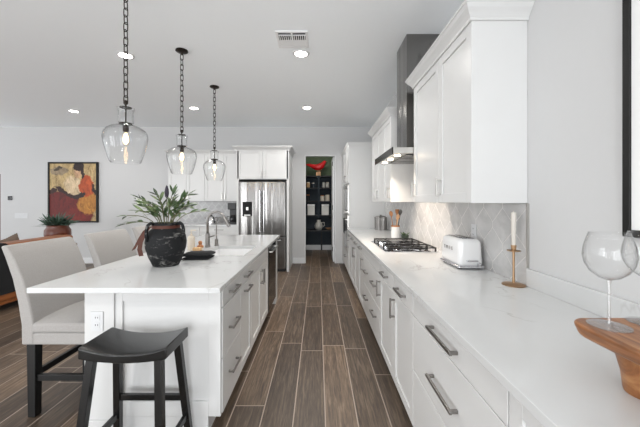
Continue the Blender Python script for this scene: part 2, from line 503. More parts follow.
obj('hinge', b, 'black_metal', d1)
b = BM(); cyl(b, (DX1 - 0.09, BACK + 0.73), 0.022, 0.97, 1.02, 16); box(b, DX1 - 0.09, DX1 - 0.055, BACK + 0.724, BACK + 0.736, 0.99, 1.0)
obj('door_knob', b, 'black_metal', d1, smooth='auto')
# walnut-dark doorway at the left end of the back wall
d2 = thing('door_2', None, None, (-7.59, BACK + 0.06, 0)); finish(d2, kind='structure')
b = BM(); box(b, -8.04, -7.14, BACK + 0.03, BACK + 0.075, 0.005, 2.01); obj('door_leaf', b, 'walnut', d2, bevel=0.004)
b = BM(); box(b, -7.26, -7.20, BACK + 0.005, BACK + 0.03, 0.98, 1.04); obj('door_knob', b, 'black_metal', d2, bevel=0.01)

# ---------------------------------------------------------------- tile backsplashes (surface pattern in one mesh)
def hex_field(u0, u1, z0, z1, cut=None, w=0.225, h=0.235, gap=0.008):
    """grout bed + elongated hexagons; returns bmesh in (u, depth, z), depth 0..0.006"""
    bm = BM()
    sh = h * 0.42
    rows = int((z1 - z0) / (h - sh)) + 3; cols = int((u1 - u0) / w) + 3
    for r in range(-1, rows):
        for c in range(-1, cols):
            cx = u0 + c * w + (w / 2 if r % 2 else 0); cz = z0 + 0.05 + r * (h - sh)
            k = 1 - gap / w
            P = [(0, h / 2), (w / 2, h / 2 - sh), (w / 2, -h / 2 + sh), (0, -h / 2), (-w / 2, -h / 2 + sh), (-w / 2, h / 2 - sh)]
            bm.faces.new([bm.verts.new((cx + x * k, 0.0, cz + z * k)) for x, z in P]).material_index = 0
    for co, no in (((u0, 0, 0), (-1, 0, 0)), ((u1, 0, 0), (1, 0, 0)), ((0, 0, z0), (0, 0, -1)), ((0, 0, z1), (0, 0, 1))):
        g = bm.verts[:] + bm.edges[:] + bm.faces[:]
        bmesh.ops.bisect_plane(bm, geom=g, plane_co=co, plane_no=no, clear_outer=True)
    ex = bmesh.ops.extrude_face_region(bm, geom=bm.faces[:])
    for v in [e for e in ex['geom'] if isinstance(e, bmesh.types.BMVert)]: v.co.y += 0.0015
    for v in bm.verts: v.co.y += 0.0085
    box(bm, u0, u1, 0, 0.009, z0, z1, 1)
    return bm

bm = hex_field(1.757, 5.44, 0.915, 1.386)
hood_f = hex_field(2.83, 3.69, 1.387, 1.834)
for v in bm.verts: v.co = Vector((RW - 0.0015 - v.co.y, v.co.x, v.co.z))
single('tile_backsplash', bm, ['tile', 'grout'], 'grey elongated hexagon tile backsplash between right worktop and upper cabinets', 'backsplash')
for v in hood_f.verts: v.co = Vector((RW - 0.0015 - v.co.y, v.co.x, v.co.z))
single('tile_backsplash', hood_f, ['tile', 'grout'], 'hexagon tiled wall patch directly under the range hood, between upper cabinets', 'backsplash')
bm = hex_field(-3.2, -1.62, 0.915, 1.398, w=0.15, h=0.17)
for v in bm.verts: v.co = Vector((v.co.x, BACK - 0.0015 - v.co.y, v.co.z))
single('tile_backsplash', bm, ['tile_dark', 'tile'], 'grey tile backsplash behind the coffee maker, left of the refrigerator', 'backsplash')
b = BM(); box(b, RW - 0.013, RW, 1.745, 1.757, 1.015, 1.386); struct('trim_2', b, 'steel_plain')

# ---------------------------------------------------------------- cabinets
def mapper(face, axis):
    """(u, d, z) -> world; d is distance out of the face"""
    return {'-x': lambda u, d, z: (face - d, u, z), '+x': lambda u, d, z: (face + d, u, z), '-y': lambda u, d, z: (u, face - d, z)}[axis]

def mbox(bm, mp, u0, u1, d0, d1, z0, z1, mi=0):
    p, q = mp(u0, d0, z0), mp(u1, d1, z1)
    box(bm, min(p[0], q[0]), max(p[0], q[0]), min(p[1], q[1]), max(p[1], q[1]), z0, z1, mi)

def shaker(bm, mp, u0, u1, z0, z1, rail=0.058, t=0.02, rec=0.009):
    mbox(bm, mp, u0, u0 + rail, 0, t, z0, z1); mbox(bm, mp, u1 - rail, u1, 0, t, z0, z1)
    mbox(bm, mp, u0 + rail, u1 - rail, 0, t, z0, z0 + rail); mbox(bm, mp, u0 + rail, u1 - rail, 0, t, z1 - rail, z1)
    mbox(bm, mp, u0 + rail, u1 - rail, 0, t - rec, z0 + rail, z1 - rail)

def pull(par, mp, c, length, vertical, z, d0=0.02, mat='nickel', w=0.014):
    bm = BM(); h = length / 2
    if vertical:
        mbox(bm, mp, c - w / 2, c + w / 2, d0 + 0.026, d0 + 0.037, z - h, z + h)
        for s in (-1, 1): mbox(bm, mp, c - w / 2, c + w / 2, d0, d0 + 0.028, z + s * (h - 0.012) - 0.006, z + s * (h - 0.012) + 0.006)
    else:
        mbox(bm, mp, c - h, c + h, d0 + 0.026, d0 + 0.037, z - w / 2, z + w / 2)
        for s in (-1, 1): mbox(bm, mp, c + s * (h - 0.012) - 0.006, c + s * (h - 0.012) + 0.006, d0, d0 + 0.028, z - w / 2, z + w / 2)
    return obj('handle', bm, mat, par, bevel=0.0018)

def base_cab(label, face, back, axis, u0, u1, fronts, cat='cabinet', group=None, hollow=False):
    """face: plane the fronts sit on (carcass front); fronts: list of dicts"""
    mp = mapper(face, axis); dep = -abs(face - back)
    m = mp((u0 + u1) / 2, dep / 2, 0)
    t = thing('base_cabinet', label, cat, m, group)
    bm = BM()
    if hollow:
        mbox(bm, mp, u0, u0 + 0.018, dep, 0, 0.11, 0.883); mbox(bm, mp, u1 - 0.018, u1, dep, 0, 0.11, 0.883)
        mbox(bm, mp, u0 + 0.018, u1 - 0.018, dep, 0, 0.11, 0.128); mbox(bm, mp, u0 + 0.018, u1 - 0.018, dep, dep + 0.012, 0.128, 0.883)
        mbox(bm, mp, u0 + 0.018, u1 - 0.018, -0.018, 0, 0.86, 0.883)
    else:
        mbox(bm, mp, u0, u1, dep, 0, 0.11, 0.883)
    obj('body', bm, 'cab', t)
    bm = BM(); mbox(bm, mp, u0, u1, dep, -0.065, 0, 0.11); obj('toe_kick', bm, 'cab', t)
    g = 0.002
    for f in fronts:
        a0, a1, z0, z1 = f['u'][0] + g, f['u'][1] - g, f['z'][0], f['z'][1]
        bm = BM()
        if f.get('slab'): mbox(bm, mp, a0, a1, 0, 0.02, z0, z1)
        else: shaker(bm, mp, a0, a1, z0, z1)
        k = obj(f.get('name', 'drawer' if f.get('slab') else 'door'), bm, 'cab', t, bevel=0.0022)
        for (c, L, vert, z) in f.get('pulls', ()): pull(k, mp, c, L, vert, z)
    return t

DZ1, DZ2, DZ3 = (0.755, 0.878), (0.448, 0.750), (0.115, 0.443)
def drawers3(u0, u1, L):
    c = (u0 + u1) / 2
    return [dict(u=(u0, u1), z=z, slab=True, pulls=[(c, L, False, h)]) for z, h in ((DZ1, 0.812), (DZ2, 0.585), (DZ3, 0.30))]
def drawer_door(u0, u1, hinge_far, L=0.19):
    c = (u0 + u1) / 2
    hc = u0 + 0.04 if hinge_far else u1 - 0.04
    return [dict(u=(u0, u1), z=DZ1, slab=True, pulls=[(c, L, False, 0.812)]), dict(u=(u0, u1), z=(0.115, 0.750), pulls=[(hc, 0.14, True, 0.645)])]

FX = 0.56  # carcass face of the right run
R = [(-0.35, 0.865), (0.867, 1.734), (1.736, 2.188), (2.190, 2.680), (2.682, 3.60), (3.602, 4.06), (4.062, 4.50), (4.502, 4.97), (4.972, 5.43)]
base_cab('nearest white base cabinet of the right run, plain fronts, under the wooden glass stand', FX, 1.20, '-x', *R[0],
         [dict(u=(-0.35, 0.255), z=(0.115, 0.878), name='door'), dict(u=(0.255, 0.865), z=(0.115, 0.878), name='door')])
base_cab('white base cabinet with wide flat drawers and the longest bar handles, nearest drawers at right', FX, 1.20, '-x', *R[1], drawers3(R[1][0], R[1][1], 0.265))
base_cab('white base cabinet with drawer over door, next beyond the wide long-handled drawers', FX, 1.20, '-x', *R[2], drawer_door(*R[2], False))
base_cab('white base cabinet with drawer over door, adjoining the near side of the cooktop drawers', FX, 1.20, '-x', *R[3], drawer_door(*R[3], False))
u0, u1 = R[4]
base_cab('white base cabinet under the gas cooktop, two pulls on each deep drawer', FX, 1.20, '-x', u0, u1,
         [dict(u=(u0, u1), z=DZ1, slab=True, name='false_front'),
          dict(u=(u0, u1), z=DZ2, slab=True, pulls=[(u0 + 0.22, 0.19, False, 0.615), (u1 - 0.22, 0.19, False, 0.615)]),
          dict(u=(u0, u1), z=DZ3, slab=True, pulls=[(u0 + 0.22, 0.19, False, 0.33), (u1 - 0.22, 0.19, False, 0.33)])])
base_cab('white base cabinet just past the cooktop drawers on the far side', FX, 1.20, '-x', *R[5], drawer_door(*R[5], True))
base_cab('second white base cabinet beyond the cooktop drawers, towards the ovens', FX, 1.20, '-x', *R[6], drawer_door(*R[6], False))
base_cab('third white base cabinet beyond the cooktop drawers, towards the ovens', FX, 1.20, '-x', *R[7], drawer_door(*R[7], True))
base_cab('last white base cabinet of the right run, against the oven tower', FX, 1.20, '-x', *R[8], drawer_door(*R[8], False))

b = BM(); box(b, 0.515, RW, -0.35, 5.435, 0.884, 0.914)
single('countertop', b, 'quartz', 'long white veined quartz worktop along the right wall', 'countertop', bevel=0.002)
b = BM(); box(b, RW - 0.02, RW, -0.35, 1.744, 0.9145, 1.014)
single('upstand', b, 'quartz', 'low white quartz upstand on the right wall behind the wooden glass stand', 'upstand', bevel=0.0015)

def crown(bm, fns, prof):
    rows = [[bm.verts.new((*f(d), z)) for d, z in prof] for f in fns]
    n = len(prof)
    for A, B in zip(rows, rows[1:]):
        for i in range(n): bm.faces.new((A[i], A[(i + 1) % n], B[(i + 1) % n], B[i]))
    bm.faces.new(rows[0]); bm.faces.new(rows[-1][::-1])
CROWN = [(0, 2.42), (0.012, 2.42), (0.014, 2.435), (0.03, 2.455), (0.05, 2.475), (0.062, 2.495), (0.068, 2.497), (0.068, 2.51), (0, 2.51)]

def upper_right(label, y0, y1, doors, near_ret=True, panel=False):
    xf = 0.905
    t = thing('upper_cabinet', label, 'cabinet', ((xf + RW) / 2, (y0 + y1) / 2, 1.41))
    bm = BM(); box(bm, xf, RW - 0.0015, y0, y1, 1.388, 2.47)
    box(bm, xf - 0.02, RW - 0.0015, y0 - 0.004, y0, 1.388, 2.44)
    obj('body', bm, 'cab', t, bevel=0.0015)
    mp = mapper(xf, '-x')
    for a0, a1, hc in doors:
        bm = BM(); shaker(bm, mp, a0 + 0.0015, a1 - 0.0015, 1.390, 2.438, rail=0.062)
        k = obj('door', bm, 'cab', t, bevel=0.0022)
        pull(k, mp, hc, 0.13, True, 1.50, mat='steel_plain')
    bm = BM()
    crown(bm, [lambda d: (RW - 0.0015, y0 - 0.004 - d), lambda d: (xf - 0.02 - d, y0 - 0.004 - d), lambda d: (xf - 0.02 - d, y1 + d), lambda d: (RW - 0.0015, y1 + d)], [(d * 0.9, z + 0.018) for d, z in CROWN])
    obj('crown_moulding', bm, 'cab', t)
    return t
upper_right('white two-door upper cabinet nearest the camera on the right wall, above the toaster', 1.762, 2.82, [(1.762, 2.238, 2.20), (2.238, 2.82, 2.78)])
upper_right('white upper cabinet row on the right wall beyond the range hood', 3.71, 5.0, [(3.71, 4.14, 3.75), (4.14, 4.57, 4.53), (4.57, 5.0, 4.61)])

# range hood
t = thing('range_hood', 'stainless steel wall hood with tall chimney above the gas cooktop', 'range hood', (0.95, 3.26, 1.835))
b = BM()
box(b, 0.70, RW - 0.012, 2.835, 3.685, 1.845, 1.90)
obj('canopy', b, 'steel_plain', t, bevel=0.002)
b = BM(); box(b, 0.688, 0.70, 2.833, 3.687, 1.835, 1.902); obj('front_panel', b, 'dark_steel', t, bevel=0.0015)
b = BM(); box(b, 0.92, RW - 0.001, 3.03, 3.40, 1.90, CEIL - 0.001)
for v in b.verts:
    if v.co.x < 1: v.co.x = 0.88
obj('chimney', b, 'steel', t, bevel=0.0015)
b = BM()
for i in range(3):
    y = 2.90 + i * 0.245; box(b, 0.84, 1.15, y, y + 0.23, 1.838, 1.845)
obj('filter', b, 'dark_steel', t, bevel=0.002)
for i in range(3):
    y = 2.98 + i * 0.28
    b = BM(); cyl(b, (0.775, y), 0.028, 1.839, 1.846, 20); k = obj('hood_light', b, 'hoodlamp', t)
    lamp('hood_lamp', t, (0.775, y, 1.83), 'SPOT', 12, (1, 0.86, 0.72), 0.03, math.radians(120))

# oven tower at the far end of the right run
TY0, TY1 = 5.45, 6.84
t = thing('oven_tower', 'tall white cabinet with built-in microwave and wall oven at far right', 'cabinet', (0.87, 6.1, 0))
b = BM(); box(b, 0.56, RW - 0.001, TY0, TY1, 0.10, 2.44); obj('body', b, 'cab', t, bevel=0.002)
b = BM(); box(b, 0.62, RW - 0.001, TY0, TY1, 0, 0.10); obj('toe_kick', b, 'cab', t)
mp = mapper(0.56, '-x')
for a0, a1, hc in ((TY0, 5.92, 5.88), (5.92, 6.39, 5.96)):
    b = BM(); shaker(b, mp, a0 + 0.002, a1 - 0.002, 1.72, 2.42); k = obj('door', b, 'cab', t, bevel=0.002); pull(k, mp, hc, 0.13, True, 1.82)
b = BM(); mbox(b, mp, TY0 + 0.002, 6.39, 0, 0.02, 0.12, 0.44); k = obj('drawer', b, 'cab', t, bevel=0.002); pull(k, mp, 5.92, 0.2, False, 0.34)
b = BM(); mbox(b, mp, 6.394, TY1, 0, 0.02, 0.12, 2.42); obj('filler_panel', b, 'cab', t, bevel=0.002)
b = BM(); mbox(b, mp, TY0 + 0.06, 6.33, 0, 0.025, 1.17, 1.69); k = obj('microwave_oven', b, 'steel_plain', t, bevel=0.003)
b = BM(); mbox(b, mp, TY0 + 0.10, 6.10, 0.025, 0.03, 1.24, 1.62); obj('microwave_window', b, 'black_gloss', k)
pull(k, mp, 5.9, 0.6, False, 1.20, 0.025, 'steel_plain', 0.016)
b = BM(); mbox(b, mp, TY0 + 0.06, 6.33, 0, 0.03, 0.46, 1.14); k = obj('oven_door', b, 'steel_plain', t, bevel=0.003)
b = BM(); mbox(b, mp, TY0 + 0.14, 6.25, 0.03, 0.035, 0.54, 0.98); obj('oven_window', b, 'black_gloss', k)
pull(k, mp, 5.9, 0.68, False, 1.06, 0.03, 'steel_plain', 0.018)
b = BM()
crown(b, [lambda d: (RW - 0.001, TY0 - d), lambda d: (0.56 - d, TY0 - d), lambda d: (0.56 - d, TY1)], [(d * 0.6, z - 0.06) for d, z in CROWN])
obj('crown_moulding', b, 'cab', t)
# dish towel over the oven handle
b = BM()
X0 = 0.56 - 0.067 - 0.003
pr = [(X0 - 0.004, 0.80), (X0 - 0.006, 0.95), (X0 - 0.004, 1.072), (X0 + 0.008, 1.083), (X0 + 0.019, 1.072), (X0 + 0.021, 0.95), (X0 + 0.0205, 0.84)]
out = pr; inn = [(x + (0.004 if i < 3 else -0.004 if i > 3 else 0), z - (0.004 if i == 3 else 0)) for i, (x, z) in enumerate(pr)]
poly = out + inn[::-1]
prism(b, poly, lambda p: (p[0], 5.62, p[1]), lambda p: (p[0], 5.86, p[1]))
single('dish_towel', b, 'grey_cloth', 'dark dish towel hanging over the wall oven handle at far right', 'towel')

# ---------------------------------------------------------------- island
IX0, IX1, IY0, IY1 = -1.629, -0.548, 1.704, 4.385
SX0, SX1, SY0, SY1 = -1.07, -0.665, 2.72, 3.30
b = BM()
xs = [IX0, SX0, SX1, IX1]; ys = [IY0, SY0, SY1, IY1]
V = {}
for k, z in enumerate((0.884, 0.914)):
    for i, x in enumerate(xs):
        for j, y in enumerate(ys): V[i, j, k] = b.verts.new((x, y, z))
for i in range(3):
    for j in range(3):
        if (i, j) == (1, 1): continue
        for k in (0, 1): b.faces.new((V[i, j, k], V[i + 1, j, k], V[i + 1, j + 1, k], V[i, j + 1, k]))
def side(i0, j0, i1, j1): b.faces.new((V[i0, j0, 0], V[i1, j1, 0], V[i1, j1, 1], V[i0, j0, 1]))
for q in range(3):
    side(q, 0, q + 1, 0); side(q, 3, q + 1, 3); side(0, q, 0, q + 1); side(3, q, 3, q + 1)
side(1, 1, 2, 1); side(1, 2, 2, 2); side(1, 1, 1, 2); side(2, 1, 2, 2)
single('island_countertop', b, 'quartz', 'white quartz island worktop with undermount sink cut-out', 'countertop', bevel=0.002)

ICX, IBX = -0.597, -1.19
base_cab('white island cabinet with three flat drawers at the near end, beside the black stool', ICX, IBX, '+x', 1.847, 2.268, drawers3(1.847, 2.268, 0.19))
base_cab('white island cabinet with pull-out door under one drawer, between drawers and sink doors', ICX, IBX, '+x', 2.27, 2.648,
         [dict(u=(2.27, 2.648), z=DZ1, slab=True, pulls=[(2.459, 0.19, False, 0.812)]), dict(u=(2.27, 2.648), z=(0.115, 0.750), pulls=[(2.459, 0.19, False, 0.70)])])
base_cab('white island sink cabinet with a pair of doors', ICX, IBX, '+x', 2.65, 3.528,
         [dict(u=(2.65, 3.528), z=DZ1, slab=True, name='false_front'), dict(u=(2.65, 3.089), z=(0.115, 0.750), pulls=[(3.055, 0.14, True, 0.635)]),
          dict(u=(3.089, 3.528), z=(0.115, 0.750), pulls=[(3.123, 0.14, True, 0.635)])], hollow=True)
t = thing('dishwasher', 'black-fronted dishwasher built into the far end of the island', 'dishwasher', (-0.9, 3.835, 0))
b = BM(); box(b, IBX, ICX, 3.532, 4.138, 0.10, 0.882); obj('body', b, 'dark_plastic', t)
b = BM(); box(b, IBX, ICX - 0.06, 3.532, 4.138, 0.0, 0.10); obj('toe_kick', b, 'dark_plastic', t)
mp = mapper(ICX, '+x')
b = BM(); mbox(b, mp, 3.535, 4.135, 0, 0.025, 0.105, 0.875); k = obj('dishwasher_door', b, 'black_gloss', t, bevel=0.003)
pull(k, mp, 3.835, 0.5, False, 0.80, 0.025, 'steel_plain', 0.016)
t = thing('island_panelling', 'white panelled island end and knee wall behind the black saddle stool', 'panel', (-1.0, 3.0, 0))
b = BM(); box(b, -1.39, IBX - 0.002, 1.847, 4.33, 0.0, 0.882); obj('knee_wall', b, 'cab', t)
mp = mapper(1.845, '-y')
b = BM()
mbox(b, mp, -1.39, -1.215, 0, 0.03, 0.0, 0.882)
obj('corner_post', b, 'cab', t, bevel=0.002)
b = BM()
mbox(b, mp, -1.214, -0.583, 0, 0.008, 0.11, 0.882)
mbox(b, mp, -1.214, -1.17, 0.008, 0.02, 0.11, 0.882); mbox(b, mp, -0.655, -0.583, 0.008, 0.02, 0.11, 0.882)
mbox(b, mp, -1.17, -0.655, 0.008, 0.02, 0.80, 0.882); mbox(b, mp, -1.17, -0.655, 0.008, 0.02, 0.11, 0.20)
obj('end_panel', b, 'cab', t, bevel=0.002)
b = BM(); mbox(b, mp, -1.214, -0.66, 0, 0.01, 0, 0.109); mbox(b, mp, -1.395, -1.21, 0.03, 0.042, 0, 0.10); obj('base_skirting', b, 'cab', t, bevel=0.003)
b = BM(); box(b, IBX, ICX + 0.02, 4.142, 4.33, 0.0, 0.882); obj('far_end_panel', b, 'cab', t, bevel=0.002)

def outlet(name, label, mp, u, z, w=0.072, h=0.116, gang=1):
    m = mp(u, 0, z)
    t = thing(name, label, 'outlet' if name == 'wall_outlet' else 'switch', m)
    b = BM(); mbox(b, mp, u - w * gang / 2, u + w * gang / 2, 0.0004, 0.006, z - h / 2, z + h / 2); obj('cover_plate', b, 'plate', t, bevel=0.002)
    for g in range(gang):
        c = u + (g - (gang - 1) / 2) * w * 0.8
        b = BM()
        if name == 'wall_outlet':
            for s in (-1, 1): mbox(b, mp, c - 0.017, c + 0.017, 0.006, 0.008, z + s * 0.022 - 0.015, z + s * 0.022 + 0.015)
            k = obj('socket_face', b, 'plate', t, bevel=0.003)
            b = BM()
            for s in (-1, 1):
                for q in (-1, 1): mbox(b, mp, c + q * 0.007 - 0.0016, c + q * 0.007 + 0.0016, 0.008, 0.0085, z + s * 0.022 - 0.003, z + s * 0.022 + 0.007)
            obj('socket_slot', b, 'dark_plastic', k)
        else:
            mbox(b, mp, c - 0.017, c + 0.017, 0.006, 0.010, z - 0.033, z + 0.033); obj('rocker', b, 'plate', t, bevel=0.002)
    return t
outlet('wall_outlet', 'white outlet on the island corner post behind the black stool', mapper(1.815, '-y'), -1.312, 0.685)
outlet('wall_outlet', 'white outlet on the hexagon backsplash just behind the toaster', mapper(RW - 0.0117, '-x'), 2.34, 1.165)
outlet('light_switch', 'wide white switch plate low on the back wall left of the painting', mapper(BACK, '-y'), -6.66, 1.07, gang=4)
b = BM(); box(b, -6.95, -6.86, BACK - 0.025, BACK - 0.0005, 1.42, 1.51)
single('thermostat', b, 'black_gloss', 'small black square thermostat on the back wall at left', 'thermostat', bevel=0.01)

# sink and taps
t = thing('sink', 'white undermount sink in the island worktop', 'sink', ((SX0 + SX1) / 2, (SY0 + SY1) / 2, 0.66))
b = BM()
o_ = 0.012
Z0, ZT = 0.66, 0.8835
box(b, SX0 - o_, SX1 + o_, SY0 - o_, SY1 + o_, Z0 - o_, Z0)
box(b, SX0 - o_, SX0 - 0.001, SY0 - o_, SY1 + o_, Z0, ZT); box(b, SX1 + 0.001, SX1 + o_, SY0 - o_, SY1 + o_, Z0, ZT)
box(b, SX0, SX1, SY0 - o_, SY0 - 0.001, Z0, ZT); box(b, SX0, SX1, SY1 + 0.001, SY1 + o_, Z0, ZT)
obj('basin', b, 'porcelain', t)
b = BM(); lathe(b, [(0, Z0 + 0.001), (0.045, Z0 + 0.001), (0.045, Z0 + 0.004), (0.0, Z0 + 0.003)], ((SX0 + SX1) / 2, 3.05), 24); obj('drain', b, 'chrome', t, smooth='auto')

fx, fy = -1.165, 3.22
t = thing('faucet', 'tall brushed steel gooseneck faucet with pull-down spray on the island', 'faucet', (fx, fy, 0.914))
b = BM(); lathe(b, [(0, 0.9142), (0.03, 0.9142), (0.03, 0.922), (0.024, 0.93), (0.022, 1.05), (0.018, 1.06), (0, 1.06)], (fx, fy), 24); obj('base', b, 'nickel', t, smooth='auto')
b = BM()
pts = [(fx, fy, 1.05), (fx, fy, 1.19)]
R_ = 0.095
for i in range(1, 15):
    a = PI - i * (PI * 0.86) / 14
    pts.append((fx + R_ + R_ * math.cos(a), fy - 0.02 * (i / 14), 1.19 + R_ * math.sin(a)))
tube(b, pts, 0.0135, 14); obj('spout', b, 'nickel', t, smooth=True)
e = Vector(pts[-1]); dr = (e - Vector(pts[-2])).normalized()
b = BM(); tube(b, [e - dr * 0.005, e + dr * 0.03, e + dr * 0.10, e + dr * 0.115], 0.016, 14, rads=[0.0145, 0.017, 0.019, 0.016]); k = obj('spray_head', b, 'nickel', t, smooth='auto')
b = BM(); tube(b, [e + dr * 0.05 + Vector((0.017, 0, 0)), e + dr * 0.08 + Vector((0.019, 0, 0))], 0.006, 8); obj('spray_button', b, 'dark_plastic', k)
b = BM(); tube(b, [(fx + 0.015, fy - 0.01, 1.02), (fx + 0.04, fy - 0.02, 1.025), (fx + 0.085, fy - 0.03, 1.04)], 0.008, 10); obj('lever', b, 'nickel', t, smooth='auto')
t = thing('soap_dispenser', 'small steel soap pump on the island beside the gooseneck faucet', 'soap dispenser', (-1.105, 3.32, 0.914))
b = BM(); lathe(b, [(0, 0.9142), (0.022, 0.9142), (0.022, 0.925), (0.018, 0.93), (0.018, 0.985), (0.008, 0.99), (0.006, 1.05), (0, 1.05)], (-1.105, 3.32), 20); obj('body', b, 'nickel', t, smooth='auto')
b = BM(); tube(b, [(-1.105, 3.32, 1.04), (-1.105, 3.32, 1.20), (-1.09, 3.315, 1.225), (-1.05, 3.31, 1.215)], 0.006, 10); obj('pump_spout', b, 'nickel', t, smooth='auto')
# things round the sink
t = thing('hand_soap_bottle', 'cream soap bottle with pump on the island behind the black vase', 'bottle', (-1.255, 3.02, 0.914))
b = BM(); lathe(b, [(0, 0.9142), (0.034, 0.9142), (0.036, 0.93), (0.036, 1.03), (0.028, 1.05), (0.013, 1.06), (0.013, 1.075), (0, 1.075)], (-1.255, 3.02), 20); obj('body', b, 'cream', t, smooth='auto')
b = BM(); cyl(b, (-1.255, 3.02), 0.006, 1.07, 1.11, 10); box(b, -1.26, -1.21, 3.013, 3.027, 1.105, 1.117); obj('pump', b, 'cream', t)
b = BM(); box(b, -1.195, -1.125, 2.90, 2.955, 0.9142, 0.955); single('sponge', b, 'sponge', 'tan sponge block lying by the faucet behind the black vase', 'sponge', bevel=0.006)
t = thing('dish_brush', 'small wooden scrub brush on the island between sponge and soap bottle', 'brush', (-1.165, 3.02, 0.914))
b = BM(); lathe(b, [(0, 0.9142), (0.028, 0.9142), (0.03, 0.94), (0.0, 0.94)], (-1.165, 3.02), 16); obj('bristles', b, 'cream', t)
b = BM(); lathe(b, [(0, 0.94), (0.03, 0.94), (0.032, 0.955), (0.014, 0.97), (0.02, 0.99), (0.012, 1.005), (0, 1.007)], (-1.165, 3.02), 16); obj('brush_handle', b, 'amber', t, smooth='auto')

# folded black cloth
t = thing('folded_cloth', 'folded charcoal kitchen cloth lying beside the black vase', 'cloth', (-1.0, 2.57, 0.914))
def pad(x0, x1, y0, y1, z0, z1, seed):
    bm = BM(); rnd = random.Random(seed); nx, ny = 8, 5
    top = [[None] * (ny + 1) for _ in range(nx + 1)]; bot = [[None] * (ny + 1) for _ in range(nx + 1)]
    for i in range(nx + 1):
        for j in range(ny + 1):
            u, v = i / nx, j / ny
            e = min(u, 1 - u, v, 1 - v)
            top[i][j] = bm.verts.new((x0 + (x1 - x0) * u, y0 + (y1 - y0) * v + 0.02 * u, z0 + (z1 - z0) * (0.55 if e < 0.01 else 0.9 + 0.1 * rnd.random())))
            bot[i][j] = bm.verts.new((x0 + (x1 - x0) * u, y0 + (y1 - y0) * v + 0.02 * u, z0 + (0.004 if e < 0.01 else 0.0003)))
    for i in range(nx):
        for j in range(ny):
            bm.faces.new((top[i][j], top[i + 1][j], top[i + 1][j + 1], top[i][j + 1])); bm.faces.new((bot[i][j], bot[i][j + 1], bot[i + 1][j + 1], bot[i + 1][j]))
    for i in range(nx):
        bm.faces.new((top[i][0], bot[i][0], bot[i + 1][0], top[i + 1][0])); bm.faces.new((top[i][ny], top[i + 1][ny], bot[i + 1][ny], bot[i][ny]))
    for j in range(ny):
        bm.faces.new((top[0][j], top[0][j + 1], bot[0][j + 1], bot[0][j])); bm.faces.new((top[nx][j], bot[nx][j], bot[nx][j + 1], top[nx][j + 1]))
    return bm
obj('lower_fold', pad(-1.12, -0.905, 2.49, 2.65, 0.9142, 0.940, 1), 'grey_cloth', t, smooth=True)
obj('upper_fold', pad(-1.115, -0.895, 2.495, 2.645, 0.940, 0.975, 2), 'grey_cloth', t, smooth=True)

# vase with branches
vx, vy = -1.155, 2.32
VS = 0.92
t = thing('vase', 'large distressed black clay vase with two loop handles on the island', 'vase', (vx, vy, 0.914))
prof = [(0, 0.9142), (0.098, 0.9142), (0.104, 0.925), (0.132, 0.98), (0.152, 1.04), (0.157, 1.085), (0.150, 1.13), (0.126, 1.166), (0.103, 1.185), (0.100, 1.203), (0.112, 1.220), (0.106, 1.224), (0.092, 1.21), (0.09, 1.18), (0.135, 1.12), (0.135, 1.02), (0.09, 0.935), (0, 0.93)]
prof = [(r * VS, 0.914 + (z - 0.914) * 1.04) for r, z in prof]
b = BM(); lathe(b, prof, (vx, vy), 40); obj('body', b, 'pot', t, smooth=True)
for ang in (math.radians(-12), math.radians(238)):
    dx, dy = math.cos(ang), math.sin(ang)
    b = BM()
    tube(b, [(vx + dx * r * VS, vy + dy * r * VS, 0.914 + (z - 0.914) * 1.04) for r, z in ((0.106, 1.217), (0.128, 1.226), (0.150, 1.212), (0.162, 1.18), (0.164, 1.14), (0.153, 1.10))], 0.012, 10)
    obj('loop_handle', b, 'pot', t, smooth=True)
t2 = thing('ribbon', 'rust leather ribbon tied round the neck of the black vase, ends hanging left', 'ribbon', (vx, vy, 1.16))
b = BM()
lathe(b, [(0.0985, 1.196), (0.1005, 1.196), (0.0985, 1.217), (0.0965, 1.217)], (vx, vy), 40, closed=True); obj('neck_band', b, 'ribbon', t2, smooth='auto')
def strip(pts, w, wd):
    bm = BM(); wd = Vector(wd).normalized()
    A = [bm.verts.new(Vector(p) - wd * w / 2) for p in pts]; B = [bm.verts.new(Vector(p) + wd * w / 2) for p in pts]
    for i in range(len(pts) - 1): bm.faces.new((A[i], B[i], B[i + 1], A[i + 1]))
    ex = bmesh.ops.extrude_face_region(bm, geom=bm.faces[:])
    for v in [e for e in ex['geom'] if isinstance(e, bmesh.types.BMVert)]: v.co += Vector((0.001, -0.003, 0.001))
    return bm
obj('ribbon_tail', strip([(vx - 0.120, vy - 0.005, 1.205), (vx - 0.150, vy - 0.02, 1.18), (vx - 0.175, vy - 0.035, 1.13), (vx - 0.195, vy - 0.045, 1.08), (vx - 0.218, vy - 0.05, 1.035)], 0.028, (1, 0.2, 0.5)), 'ribbon', t2)
obj('ribbon_tail', strip([(vx - 0.120, vy - 0.012, 1.203), (vx - 0.140, vy - 0.04, 1.16), (vx - 0.165, vy - 0.05, 1.09), (vx - 0.170, vy - 0.055, 1.04), (vx - 0.160, vy - 0.05, 0.99)], 0.032, (1, 0.2, 0.12)), 'ribbon', t2)

